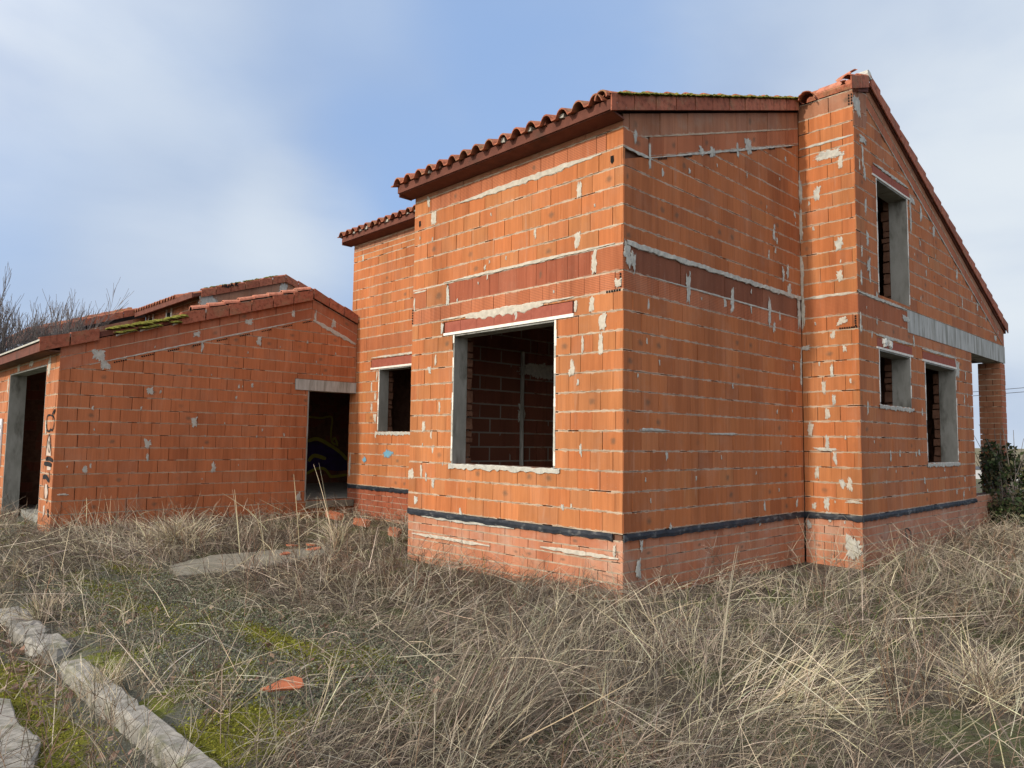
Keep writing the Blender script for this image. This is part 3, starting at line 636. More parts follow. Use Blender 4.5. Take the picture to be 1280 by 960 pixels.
mb.box((FX+.03, .27, 2.605), (-.265, 8.8, 2.86), 'core'); mb.box((F3X+.03, F3Y+.27, 2.61), (FX+.03, 8.8, 2.855), 'core'); mb.box((-.26, D1+.27, 2.6), (W2-.27, 8.8, 2.865), 'core')
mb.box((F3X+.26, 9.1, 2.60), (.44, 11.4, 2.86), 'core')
mb.build('floor_slab', house)

# ---- roof
rt = MB()
slope_slab(rt, FX-.08, .022, -.212, RIDGE_Y, lambda y: zr(y)-.055, .075); slope_slab(rt, F3X-.10, FX-.08, F3Y-.212, RIDGE_Y, lambda y: zr(y)-.055, .075)
slope_slab(rt, .022, W2+.025, D1+.12, RIDGE_Y, lambda y: zr(y)-.05, .075); slope_slab(rt, F3X-.10, W2+.025, RIDGE_Y, 11.50, lambda y: zb_(y)-.05, .09)
roof = rt.build('roof', house)
class Sep:
    """every board its own part"""
    def box(s, a, b, k, jit=0): mb = MB(); mb.box(a, b, k, jit=jit); mb.build(s.name, s.parent)
fb = Sep(); fb.name, fb.parent = 'eave_board', roof
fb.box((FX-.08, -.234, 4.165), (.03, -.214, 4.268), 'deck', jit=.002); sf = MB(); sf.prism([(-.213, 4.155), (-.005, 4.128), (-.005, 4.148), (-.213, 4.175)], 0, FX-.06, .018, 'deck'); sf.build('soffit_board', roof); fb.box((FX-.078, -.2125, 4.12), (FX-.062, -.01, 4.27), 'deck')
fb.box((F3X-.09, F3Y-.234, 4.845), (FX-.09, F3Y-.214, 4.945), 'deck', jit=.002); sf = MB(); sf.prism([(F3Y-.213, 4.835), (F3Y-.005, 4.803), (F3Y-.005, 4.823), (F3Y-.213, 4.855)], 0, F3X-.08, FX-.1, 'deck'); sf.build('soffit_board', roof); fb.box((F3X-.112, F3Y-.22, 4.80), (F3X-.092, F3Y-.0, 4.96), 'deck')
tl = MB()
tile_roof(tl, (FX-.13, .02), -.31, RIDGE_Y, zr(-.29)-.045, .332); tile_roof(tl, (F3X-.15, FX-.15), F3Y-.31, RIDGE_Y, zr(F3Y-.29)-.045, .332)
tile_roof(tl, (F3X-.1, W2), 11.55, RIDGE_Y, zb_(11.55)-.19, .3725, sgn=-1)
eave_bedding(tl, FX-.13, -.12, -.28, 4.285); eave_bedding(tl, F3X-.15, FX-.2, F3Y-.28, 4.96)
tl.build('roof_tiles', roof)
def edge_tubes(mb, x, y0, y1, zf, slope, L, r0, k, lean=.0):
    """curved tiles running up the slope beside the verge, each lapping over the one above it"""
    y = y0
    while y < y1-.1:
        pts = []; a = random.uniform(-lean, lean); cc = (random.random(), .5, 0)
        for e in (0, 1):
            yy = y+e*(L+.03); rr = r0*(1.05 if e == 0 else .86); zc = zf(y)+slope*e*L-(.018 if e else 0)
            pts.append([(x+rr*math.cos(t)+a*e, yy, zc+rr*math.sin(t)) for t in np.linspace(0, math.pi, 9)])
        inn = [[(x+(p[0]-x)*.82, p[1], p[2]-.013) for p in R_] for R_ in pts]
        for q in range(8):
            mb.poly([pts[0][q], pts[0][q+1], pts[1][q+1], pts[1][q]], k, cc); mb.poly([pts[0][q], inn[0][q], inn[0][q+1], pts[0][q+1]], k, cc); mb.poly([inn[0][q], inn[1][q], inn[1][q+1], inn[0][q+1]], k, cc)
        y += L
eg = MB(); edge_tubes(eg, -.045, -.31, 3.95, lambda y: zr(y)+.006, .332, .37, .078, 'tile', .006); eg.build('edge_tiles', roof)
verge_tiles(roof, .055, -.262, 3.90, zr(-.262)+.005, .332); verge_tiles(roof, W2+.055, 3.78, 4.42, 5.69, .38, L=.32, h=.165)
verge_tiles(roof, W2+.055, 11.55, 4.44, 5.96-.369*7.11, .369, hump=False, flange=.06, lift=.035)
ms = MB(); moss_run(ms, .078, -.15, 3.9, zr(-.15)+.012, .332, n=520, s=.024, w=.05); moss_run(ms, .05, -.1, 3.9, zr(-.1)+.035, .332, n=160, s=.022, w=.10); mo = ms.build('roof_moss', roof); mo['label'] = 'yellow green moss along the top of the verge tiles'
rg = MB()
for i in range(22):
    x = F3X-.1+.42*i
    if x > .5: break
    rg.tube([(x, RIDGE_Y, ZRIDGE+.02), (x+.44, RIDGE_Y, ZRIDGE+.03)], .11, 'tile', (random.random(), .5, 0), seg=10, r1=.10)
rg.tube([(W2-.10, RIDGE_Y, 5.93), (W2+.05, RIDGE_Y, 5.96)], .10, 'cement', seg=8, r1=.075)
rg.build('ridge_tiles', roof)

def curved_tile(name, label, cat, p, rot, L=.42, rad=.085, arc=math.pi, k='new_tile', group=None, broken=True):
    mb = MB(); nn = 10; rows = []
    for j in range(5):
        t = j/4; rr = rad*(1-.18*t); row = []
        for i in range(nn+1):
            a = arc*i/nn+(math.pi-arc)/2; e = random.uniform(-.03, .03) if broken and j in (0, 4) else 0
            row.append(Vector((rr*math.cos(a), (t-.5)*L+e, rr*math.sin(a)-rad*.5)))
        rows.append(row)
    R = Matrix.Rotation(rot[2], 3, 'Z') @ Matrix.Rotation(rot[1], 3, 'Y') @ Matrix.Rotation(rot[0], 3, 'X'); T = Vector(p); th = .86
    cc = (random.random(), random.random(), 0); o_ = [[R @ q+T for q in row] for row in rows]; i_ = [[R @ Vector((q.x*th, q.y, q.z*th-.004))+T for q in row] for row in rows]
    for j in range(4):
        for i in range(nn):
            mb.poly([o_[j][i], o_[j][i+1], o_[j+1][i+1], o_[j+1][i]], k, cc); mb.poly([i_[j][i], i_[j+1][i], i_[j+1][i+1], i_[j][i+1]], k, cc)
        for i in (0, nn): mb.poly([o_[j][i], i_[j][i], i_[j+1][i], o_[j+1][i]], k, cc)
    for j in (0, 4):
        for i in range(nn): mb.poly([o_[j][i], i_[j][i], i_[j][i+1], o_[j][i+1]], k, cc)
    return tag(mb.build(name), label, cat, group)
curved_tile('roof_tile', 'dark curved roof tile left loose on the broken roof edge at the inner corner', 'roof tile', (.14, 4.02, 5.72), (.30, 0, .25), .5, .11, math.pi, 'tile', 'loose roof tiles')
curved_tile('roof_tile', 'pale broken roof tile tipped up on top of the short return wall', 'roof tile', (.46, 4.0, 5.74), (.12, -.45, 1.35), .34, .09, 2.4, 'new_tile', 'loose roof tiles')
curved_tile('roof_tile', 'smaller upended piece of pale roof tile nearest the gable peak', 'roof tile', (.64, 4.02, 5.83), (.1, -.75, 1.1), .26, .08, 2.0, 'new_tile', 'loose roof tiles')

# ================================================================== GARAGE
GX, GY = -8.2, -3.046
zg = lambda y: 2.30+.318*(y+3.32)
GR = 1.08; ZG = zg(GR); zgb = lambda y: ZG-.385*(y-GR)
garage = thing('brick_garage', 'low roofless-looking garage wing of bare clay block with one wide doorway and one narrow doorway', 'garage', (-10.5, 0, -.7))
garage['label'] = 'low clay block garage with a wide front doorway and mossy gap in its sloping verge'
G = Wall((GX, GY, 0), (0, 1, 0), (1, 0, 0), .0, F3Y-GY-.004, -.9, 3.6, holes=[(4.10, 5.2, -.28, 1.79)], planes=[(-.318, 1, 2.232), (.385, 1, 5.13)])
gh = G.holes[0]; G.holes.append((3.83, 5.2, 1.79, 2.0))
glow = [(-.318, 1, 1.85), (.385, 1, 4.75)]
G.courses(seq(-.9, 3.5, .2), .30, 'garage_brick', planes=glow, gap=.007, joint=.011, tone=.5, offs=[0, .5, .08, .55], mort='mortar')
G.courses([1.85, 2.05], .30, 'rake', s1=GR-GY, shear=.318, gap=.003, joint=.009, mort='mortar_dim'); G.courses([2.05, 2.24], .34, 'rake', s1=GR-GY, shear=.318, joint=.009, tone=.2, mort='mortar_dim')
G.courses([4.75, 4.94], .42, 'rake', s0=GR-GY, shear=-.385, joint=.009, mort='mortar_dim'); G.courses([4.94, 5.13], .34, 'rake', s0=GR-GY, shear=-.385, joint=.009, tone=.2, mort='mortar_dim')
G.strip(.4, 4.1, 1.845, .03, 'cement', .008, shear=.318); G.strip(.1, 4.1, 2.05, .014, 'mortar', .006, shear=.318); G.strip(4.15, 5.1, 4.73, .10, 'cement', .010, shear=-.385)
for a, z, w_, h_ in ((.52, 2.14, .26, .24), (.62, 1.99, .2, .2), (1.3, 1.62, .14, .16), (2.02, 1.14, .15, .2), (1.3, .77, .15, .17), (2.38, .37, .12, .2), (.42, .37, .1, .14), (3.1, 2.62, .14, .2), (2.0, 2.62, .16, .12), (2.9, 2.95, .2, .14), (3.75, 3.2, .1, .16), (4.6, 3.12, .12, .22), (4.2, 3.2, .06, .3), (3.98, -.2, .16, .18), (4.0, 1.86, .18, .16), (4.05, 2.7, .05, .1), (.15, .0, .2, .04), (2.1, 2.42, .07, .24)):
    G.blob(a, z, w_*.72, h_*.8, 'cement', .006, rough=.55)
for k in range(9):
    a = .75+.40*k; G.holes_row(a, a+.18, 1.80, .318, 1, .032)
G.daubs(['cement'], 30, (.015, .05), (.03, .10))
Gw = G.build('side_wall', garage)
mb = MB(); mb.box((GX-.22, GY+3.84, 1.79), (GX+.022, F3Y-.006, 1.99), 'beam', jit=.004); mb.build('lintel', Gw)
mb = MB(); mb.box((GX-.2, GY+4.10-.001, -.28), (GX+.004, GY+4.125, 1.789), 'concrete'); mb.box((GX-.25, GY+4.13, -.42), (GX+.05, F3Y-.01, -.285), 'slab', jit=.01); mb.build('door_lining', Gw)
GF = Wall((-13.1, GY, 0), (1, 0, 0), (0, -1, 0), 0, -GX-13.1+2*13.1-13.1+.0 if False else (GX+13.1-.004), -.9, 2.24, holes=[(13.1-11.83, 13.1-8.98, -1.2, 2.0)])
GF.courses(seq(-.9, 2.1, .2), .26, 'brick', gap=.005, tone=.35, wash=.25); GF.courses([2.1, 2.24], .25, 'brick', wash=.5)
for a, z, w_, h_ in ((4.27, 1.95, .2, .34), (3.0, 2.1, .3, .16), (2.0, 2.08, .2, .2), (1.15, 1.8, .1, .3), (4.3, 1.0, .12, .2)): GF.blob(a, z, w_, h_, 'pale_mortar', .006, rough=.5)
GFw = GF.build('front_wall', garage)
mb = MB(); mb.box((-11.831, GY+.0, -.9), (-11.80, GY+.26, 2.0), 'concrete'); mb.box((-9.005, GY+.002, -.9), (-8.979, GY+.2, 2.0), 'concrete'); mb.box((-11.8, GY+.002, 1.975), (-9.005, GY+.24, 1.999), 'concrete'); mb.build('door_lining', GFw)
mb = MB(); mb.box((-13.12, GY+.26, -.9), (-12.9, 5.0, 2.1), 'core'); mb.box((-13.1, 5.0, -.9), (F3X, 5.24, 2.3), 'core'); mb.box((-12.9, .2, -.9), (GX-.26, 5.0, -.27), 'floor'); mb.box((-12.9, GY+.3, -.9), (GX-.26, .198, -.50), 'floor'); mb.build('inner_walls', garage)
ig = Wall((-12.9, GY+.26, 0), (0, 1, 0), (1, 0, 0), 0, 7.7, -.26, 2.6, thick=.04, inner=False); ig.courses(seq(-.26, 2.6, .2), .42, 'shaded_clay', gap=.008, joint=.012, tone=.2, mort='core')
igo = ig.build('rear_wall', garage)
def ribbon(mb, pts, w, k, nrm, closed=False):
    """a painted line: flat ribbon lying on a wall"""
    pts = [np.array(p, float) for p in pts]
    if closed: pts = pts+[pts[0]]
    nrm = np.array(nrm, float); L = []
    for i, p in enumerate(pts):
        d = pts[min(i+1, len(pts)-1)]-pts[max(i-1, 0)]; d /= np.linalg.norm(d)+1e-9; sd = np.cross(nrm, d); ww = w*(1 if 0 < i < len(pts)-1 else .6)
        L.append((p+sd*ww/2, p-sd*ww/2))
    for A, B in zip(L[:-1], L[1:]): mb.poly([A[0], A[1], B[1], B[0]], k)
def smooth(pts, n=4):
    out = []; P = [np.array(p, float) for p in pts]
    for i in range(len(P)-1):
        p0, p1, p2, p3 = P[max(i-1, 0)], P[i], P[i+1], P[min(i+2, len(P)-1)]
        for t in np.linspace(0, 1, n, endpoint=False): out.append(.5*((2*p1)+(-p0+p2)*t+(2*p0-5*p1+4*p2-p3)*t*t+(-p0+3*p1-3*p2+p3)*t**3))
    return out+[P[-1]]
mb = MB(); X = -12.9+.012
def ip(q): p = on(370+q[0]/4.8, 460+q[1]/4.8, 0, X); return p
purple = [(70, 445), (130, 440), (215, 480), (270, 515), (305, 560), (310, 612), (250, 618), (190, 612), (150, 600), (90, 610), (66, 630), (66, 560)]
mb.poly([ip(q)+np.array((-.004, 0, 0)) for q in purple], 'paint_violet')
for ln, w_ in (([(70, 292), (150, 300), (215, 295), (210, 380), (215, 440), (240, 460)], .05), ([(70, 440), (130, 425), (215, 470), (270, 510), (305, 550)], .09), ([(60, 635), (120, 605), (170, 605), (200, 640), (215, 652), (305, 640)], .07), ([(75, 560), (110, 525), (180, 545)], .1), ([(215, 440), (235, 420), (250, 470)], .06)):
    ribbon(mb, smooth([ip(q) for q in ln]), w_, 'paint_yellow', (1, 0, 0))
o = mb.build('graffiti', igo); o['label'] = 'yellow and violet graffiti on the dark rear wall of the garage'
mb = MB(); Y = GY-.007
def gp(q, dy=0): p = on(q[0]/8, 500+q[1]/8, 1, Y-dy); return p
for fill in ([(492, 345), (476, 400), (466, 480), (460, 555), (508, 560), (503, 470)], [(470, 640), (468, 700), (505, 700), (510, 645)], [(446, 860), (456, 838), (474, 850), (476, 930), (462, 985), (446, 985)], [(430, 1060), (448, 1050), (440, 1150), (428, 1170)]):
    mb.poly([gp(q) for q in fill], 'paint_white')
for ln, w_ in (([(505, 148), (474, 160), (462, 215), (464, 285), (478, 312), (496, 305), (507, 292), (518, 305), (532, 270), (540, 215), (530, 165), (508, 152)], .022), ([(528, 150), (552, 92), (520, 140)], .022), ([(492, 338), (476, 400), (464, 480), (456, 560)], .018), ([(492, 338), (503, 420), (512, 560)], .018), ([(488, 405), (478, 470), (492, 525), (499, 470), (488, 405)], .014),
               ([(455, 590), (490, 585), (525, 608)], .045), ([(440, 635), (480, 640), (512, 652)], .05), ([(478, 560), (470, 600)], .03), ([(428, 775), (455, 765), (490, 815)], .05), ([(490, 715), (495, 800)], .02), ([(446, 850), (440, 920), (446, 990)], .02), ([(470, 850), (478, 920), (470, 1000), (462, 1030)], .02), ([(474, 1090), (478, 1140), (474, 1170)], .05)):
    ribbon(mb, smooth([gp(q, .003) for q in ln], 3), w_*1.35, 'paint_black', (0, -1, 0))
o = mb.build('graffiti', GFw); o['label'] = 'black and white vertical graffiti letters on the brick pier beside the garage doorway'
mb = MB(); mb.box((-12.75, GY-.03, .27), (-12.17, GY-.006, 1.18), 'paper')
for ln in ([(-12.5, 1.0), (-12.35, 1.08), (-12.22, .98)], [(-12.45, .85), (-12.3, .95), (-12.2, .8), (-12.3, .7)], [(-12.4, .55), (-12.25, .62), (-12.2, .45)]): ribbon(mb, smooth([(a, GY-.033, z) for a, z in ln]), .03, 'paint_black', (0, -1, 0))
tag(mb.build('notice_board'), 'white board with black scrawl fixed to the garage wall at the left frame edge', 'board')
# garage roof
rt = MB()
slope_slab(rt, -13.25, GX+.02, -3.27, GR, lambda y: zg(y)-.055, .085); slope_slab(rt, -13.25, GX+.02, GR, F3Y-.012, lambda y: zgb(y)-.055, .085); slope_slab(rt, -13.25, F3X-.02, F3Y-.012, 5.5, lambda y: zgb(y)-.055, .085)
gro = rt.build('roof', garage)
fb = Sep(); fb.name, fb.parent = 'eave_board', gro; fb.box((-13.25, -3.30, 2.12), (GX+.03, -3.27, 2.265), 'deck', jit=.003); fb.box((-13.25, -3.269, 2.125), (GX+.02, GY-.004, 2.15), 'core'); fb = MB(); fb.prism([(-3.33, 2.268), (-3.0, 2.36), (-3.0, 2.38), (-3.33, 2.295)], 0, -13.25, GX+.03, 'cement'); fb.build('eave_capping', gro)
tl = MB(); tile_roof(tl, (GX-.14-22*.225, GX-.14), -3.05, GR, zg(-3.05)-.15, .318, h=.07, skip=lambda r_, c: c > 19 and r_ in (2, 3, 4, 5)); tile_roof(tl, (-13.3, F3X-.05), 5.5, GR, zgb(5.5)-.04, .385, sgn=-1)
tl.build('roof_tiles', gro)
verge_tiles(gro, GX+.055, -3.33, 1.08, zg(-3.33)+.005, .318, L=.40, skip=lambda i: i in (2, 3, 4), hump=False, h=.19); verge_tiles(gro, GX+.055, 1.09, F3Y-.01, ZG+.02, -.385, L=.33, hump=False, h=.17)
# curved tiles laid along the top of the verge
rl = MB()
for i in range(9):
    y = -1.15+.27*i
    if y > 1.0: break
    zz = zg(y)+.075; a = random.uniform(-.10, .18)
    pts = []
    for e, rr in ((0, .075), (1, .062)):
        yy = y+e*.30; zc = zz+.318*e*.30+e*random.uniform(-.03, .0)-.03
        pts.append([(GX-.06+rr*math.cos(t)+a*e*.1, yy, zc+rr*.95*math.sin(t)) for t in np.linspace(0, math.pi, 8)])
    cc = (random.random(), .5, 0)
    for q in range(7): rl.poly([pts[0][q], pts[0][q+1], pts[1][q+1], pts[1][q]], 'new_tile', cc)
    inn = [[(GX-.06+(p[0]-GX+.06)*.8, p[1], p[2]-.014) for p in R_] for R_ in pts]
    for q in range(7): rl.poly([pts[0][q], inn[0][q], inn[0][q+1], pts[0][q+1]], 'new_tile', cc); rl.poly([inn[0][q], inn[1][q], inn[1][q+1], inn[0][q+1]], 'black', cc)
rlo = rl.build('edge_tiles', gro); rlo['label'] = 'pale curved tiles running along the verge of the garage roof'
ms = MB()
for (y0, y1) in ((-2.35, -2.0), (-1.92, -1.62), (-1.5, -1.32), (-2.0, -1.8)):
    for q in range(2):
        zt = zg(y0)-.08-.05*q; ms.prism([(y0+.05*q, zt-.03), (y1-.03*q, zt+.318*(y1-y0)-.035), (y1-.03*q, zt+.318*(y1-y0)-.01), (y0+.05*q, zt)], 0, GX-.14, GX+.05-.02*q, 'cement' if q else 'tile')
    moss_run(ms, GX+.07, y0-.03, y1+.04, zg(y0)-.075+random.uniform(-.02, .02), .318, n=55, s=.05, w=.14); moss_run(ms, GX+.085, y0+.05, y1-.05, zg(y0)-.115, .318, n=22, s=.04, w=.05)
mo = ms.build('mossy_bedding', gro); mo['label'] = 'bright yellow moss on broken bedding where verge tiles are missing'

# ================================================================== NEIGHBOURING HOUSE
nb = thing('neighbour_house', 'more distant unfinished brick house seen above the garage roof, with stepped tiled gables', 'house', (-18, 3, -.7))
NX = -15.2; ns = .335; zn = lambda y: 4.77+ns*(y-1.63); NR = 4.0; ZN = zn(NR)
q1 = Wall((NX, 1.6, 0), (0, 1, 0), (1, 0, 0), 0, 6.4, -.9, 5.6, planes=[(-ns, 1, 4.60), (.345, 1, ZN-.17+.345*2.4)])
q1.courses(seq(2.2, 5.4, .2), .3, 'garage_brick', gap=.006, planes=[(-ns, 1, 4.2), (.345, 1, ZN-.55+.345*2.4)]); q1.courses([4.2, 4.62], .4, 'brown', s1=2.4, shear=ns, wash=.5); q1.courses([ZN-.55+.345*2.4, ZN-.17+.345*2.4], .4, 'brown', s0=2.4, shear=-.345, wash=.4)
q1.blob(.25, 4.35, .55, .8, 'cement', .01); q1.blob(2.35, 5.1, .3, .5, 'cement', .01)
q1o = q1.build('gable_wall', nb)
q2 = Wall((-19.9, 1.75, 0), (1, 0, 0), (0, -1, 0), 0, 4.69, -.9, 4.68); q2.courses(seq(2.2, 4.6, .2), .3, 'plinth', gap=.006, wash=.1); q2.courses([4.6, 4.68], .3, 'brown')
for a in (.35, 1.9):
    q2.mb.poly([q2.P(a, 4.22, .02), q2.P(a+.3, 4.22, .02), q2.P(a+.3, 4.5, .02), q2.P(a, 4.5, .02)], 'black')
    for e in (-.06, .33): q2.mb.box(q2.P(a+e, 4.1, .0), q2.P(a+e+.08, 4.6, .03), 'white_edge')
q2.build('wing_wall', nb)
q3 = Wall((-19.9, -1.0, 0), (0, 1, 0), (1, 0, 0), 0, 2.75, -.9, 5.0, planes=[(-.36, 1, 3.62)]); q3.courses(seq(2.2, 4.4, .2), .3, 'rake', gap=.006, planes=[(-.36, 1, 3.40)]); q3.courses([3.40, 3.64], .4, 'brown', shear=.36, wash=.4)
q3.build('side_wall', nb)
mb = MB(); mb.box((-24, 1.9, -.9), (-15.4, 7.9, 4.4), 'core'); mb.box((-24, -.9, -.9), (-20.1, 1.9, 3.4), 'core'); mb.build('rear_walls', nb)
rt = MB(); slope_slab(rt, -20, NX+.03, 1.42, NR, lambda y: zn(y)-.05, .09); slope_slab(rt, -24, NX+.03, NR, 8.3, lambda y: ZN-.345*(y-NR)-.05, .09); slope_slab(rt, -24, -19.87, -1.25, NR, lambda y: 3.90+.36*(y+1.04)-.05, .09)
nro = rt.build('roof', nb)
fb = Sep(); fb.name, fb.parent = 'eave_board', nro; fb.box((-19.8, 1.39, 4.54), (NX+.02, 1.42, 4.68), 'deck'); fb.box((-24, -1.28, 3.62), (-19.86, -1.25, 3.82), 'deck')
tl = MB(); tile_roof(tl, (-19.9, NX-1.2), 1.36, NR, zn(1.36)-.02, ns); tile_roof(tl, (-23.9, -20), -1.3, 1.4, 3.83, .36); tl.build('roof_tiles', nro)
vgo = verge_tiles(nro, NX+.06, 1.62, NR, zn(1.62), ns, L=.42, h=.19); verge_tiles(nro, NX+.06, NR, 6.4, ZN, -.345, L=.42, h=.19); verge_tiles(nro, -19.84, -1.3, 1.5, 3.82, .36, L=.42, h=.19)
ms = MB(); moss_run(ms, NX+.05, 1.7, 3.8, zn(1.7)+.04, ns, n=90, s=.03); moss_run(ms, -19.9, -.6, 1.4, 4.1, .36, n=60, s=.03); ms.build('roof_moss', nro)
mb = MB(); Xg = NX+.078
def mp(q): p = on(265+q[0]/16, 335+q[1]/16, 0, Xg); return p
for ln in ([(205, 385), (215, 335), (240, 375), (262, 330), (272, 380)], [(290, 325), (292, 380), (330, 385), (345, 320)], [(365, 380), (400, 300), (430, 365)], [(380, 350), (425, 340)], [(470, 285), (475, 365)], [(520, 290), (480, 325), (530, 365)]):
    ribbon(mb, [mp(q) for q in ln], .05, 'paint_black', (1, 0, 0))
o = mb.build('graffiti', nb); o['label'] = 'small dark spray-painted letters on the verge tiles'

# ------------------------------------------------------------------ world and sun
SUN_EL, SUN_AZ = D2R(28), D2R(1.5)          # in front of the facade, slightly to its left
w = bpy.data.worlds.new('World'); scene.world = w; w.use_nodes = True; nt = w.node_tree; n = N(nt)
bg = nt.nodes['Background']; sky = n.node('ShaderNodeTexSky', sky_type='NISHITA'); sky.sun_disc = False; sky.sun_elevation = SUN_EL; sky.sun_rotation = D2R(180)+SUN_AZ; sky.air_density = 1.0; sky.dust_density = 1.2; sky.ozone_density = 1.5
gen = n.node('ShaderNodeTexCoord').outputs['Generated']
def dirv(u, v): q = ray(u, v); return q/np.linalg.norm(q)
def lobe(u, v, a, b):
    d = dirv(u, v); nd = n.node('ShaderNodeVectorMath', operation='DOT_PRODUCT'); n.put(nd.inputs[0], gen); nd.inputs[1].default_value = d
    return n.step(nd.outputs['Value'], math.cos(D2R(b)), math.cos(D2R(a)))
sc_ = n.scale(gen, (1, 1, 2.2))
cl = n.noise(sc_, 1.7, 6, .50, .25); soft = n.noise(sc_, 1.1, 3, .5, .2)
mask = n.math('ADD', n.math('MULTIPLY', cl, .9), n.math('MULTIPLY', soft, .5))
mask = n.math('ADD', mask, -.30)
for (u, v, a, b, wt) in ((-60, -40, 4, 30, .22), (1330, 230, 6, 26, .50), (300, 310, 2, 13, .22), (900, -60, 2, 16, .05), (250, 160, 4, 22, .16), (470, 225, 1, 8, -.25), (680, 60, 2, 12, -.14), (200, 420, 2, 12, .1), (1000, 40, 2, 12, .1), (70, 300, 2, 12, -.05)):
    mask = n.math('ADD', mask, n.math('MULTIPLY', lobe(u, v, a, b), wt))
el = n.sep(gen)[2]; mask = n.math('ADD', mask, n.math('MULTIPLY', n.math('SUBTRACT', 1.0, n.step(el, .0, .22)), .18))
mask = n.step(mask, .0, .95)
shade = n.noise(sc_, 2.2, 6, .5, .3)
ccol = n.ramp(shade, [(.30, (.35, .44, .61)), (.5, (.43, .52, .67)), (.70, (.53, .61, .73))])
skyc = n.mix(1.0, sky.outputs[0], (.135, .135, .135), 'MULTIPLY')
skyc = n.mix(.70, skyc, (.31, .475, .80))
fin = n.mix(n.math('MULTIPLY', mask, .96), skyc, ccol)
for (u, v, a, b, wt) in ((-60, -120, 3, 20, .5), (1360, 280, 5, 24, .85), (375, 290, 1, 7, .40), (250, 430, 1, 12, .25)): fin = n.mix(n.math('MULTIPLY', n.math('MULTIPLY', lobe(u, v, a, b), wt), n.step(n.noise(sc_, 2.4, 6, .5, .3), .22, .62)), fin, (.70, .755, .80))
# added fill light, a bright lobe of sky round the sun, behind the photographer
sunv = (-math.sin(SUN_AZ)*math.cos(SUN_EL), -math.cos(SUN_AZ)*math.cos(SUN_EL), math.sin(SUN_EL)); dp_ = n.node('ShaderNodeVectorMath', operation='DOT_PRODUCT'); n.put(dp_.inputs[0], gen); dp_.inputs[1].default_value = sunv
glow = n.step(dp_.outputs['Value'], -.10, .95); fin = n.mix(glow, fin, n.mix(.5, fin, (2.7, 2.55, 2.35)))
# the lower half of the sphere: dull land
fin = n.mix(n.step(el, -.02, .0), (.16, .15, .12), fin)
nt.links.new(fin, bg.inputs['Color']); bg.inputs['Strength'].default_value = 1.0
sl = bpy.data.lights.new('sun', 'SUN'); sl.energy = 2.8; sl.angle = D2R(2); sl.color = (1, .93, .82)
so = bpy.data.objects.new('sun', sl); col.objects.link(so)
sd = Vector((-math.sin(SUN_AZ)*math.cos(SUN_EL), -math.cos(SUN_AZ)*math.cos(SUN_EL), math.sin(SUN_EL))); so.rotation_euler = sd.to_track_quat('Z', 'Y').to_euler(); so.location = sd*50

# ------------------------------------------------------------------ ground
_ph = rng.uniform(0, 6.28, (14, 2)); _fr = [(.35, .5), (.6, -.3), (1.1, .9), (-.9, 1.4), (2.3, 1.1), (1.6, -2.1), (3.9, .7), (.5, 4.1), (5.2, 3.3), (-4.4, 4.8), (7.5, 1.2), (2.1, 8.1), (9.3, -5.1), (6.1, 9.7)]
def fbm(x, y, s=1.0, o=0):
    r_ = 0
    for i, (a, b) in enumerate(_fr): r_ = r_ + np.sin((a*x+b*y)*s+_ph[i, 0]+o)*np.cos((b*x-a*y)*s*.6+_ph[i, 1]+o*1.7)/(1+.55*i)
    return r_/2.6
def sst(a, b, x): t = np.clip((x-a)/(b-a), 0, 1); return t*t*(3-2*t)
def gz(x, y):
    x = np.asarray(x, float); y = np.asarray(y, float); near = 1-sst(15, 40, np.hypot(x, y))
    base = -.665+.025*fbm(x, y, 1.2)*near+.012*fbm(x, y, 4.0, 2)*near+.05*sst(-3, -9, x)*near
    base = base-.06*(1-sst(-4.40, -4.30, y))*near-.05*np.exp(-((y+4.30)/.13)**2)*near
    return base
gx = np.unique(np.concatenate([np.linspace(-14, 8, 221), -14-np.geomspace(.3, 1800, 26), 8+np.geomspace(.3, 1800, 26)])); gy = np.unique(np.concatenate([np.linspace(-8, 13, 211), np.linspace(-4.42, -4.24, 7), -8-np.geomspace(.3, 1800, 22), 13+np.geomspace(.3, 2500, 32)]))
X_, Y_ = np.meshgrid(gx, gy); V = np.stack([X_.ravel(), Y_.ravel(), gz(X_, Y_).ravel()], 1); nxn, nyn = len(gx), len(gy)
ii = (np.arange(nyn-1)[:, None]*nxn+np.arange(nxn-1)[None]).ravel(); F4 = np.stack([ii, ii+1, ii+nxn+1, ii+nxn], 1)
def np_mesh(name, V, F, mat, cols=None, smooth=False):
    me = bpy.data.meshes.new(name); k = F.shape[1]; me.vertices.add(len(V)); me.loops.add(F.size); me.polygons.add(len(F))
    me.vertices.foreach_set('co', np.ascontiguousarray(V, np.float32).ravel()); me.loops.foreach_set('vertex_index', np.ascontiguousarray(F, np.int32).ravel())
    me.polygons.foreach_set('loop_start', np.arange(0, F.size, k, dtype=np.int32))
    if cols is not None: me.attributes.new('bc', 'FLOAT_COLOR', 'POINT').data.foreach_set('color', np.ascontiguousarray(np.concatenate([cols, np.ones((len(cols), 1))], 1), np.float32).ravel())
    if smooth: me.polygons.foreach_set('use_smooth', np.ones(len(F), bool))
    me.materials.append(mat); me.update(calc_edges=True); o = bpy.data.objects.new(name, me); col.objects.link(o); return o
patch = lambda x, y, cx, cy, rx, ry: np.exp(-(((x-cx)/rx)**2+((y-cy)/ry)**2))
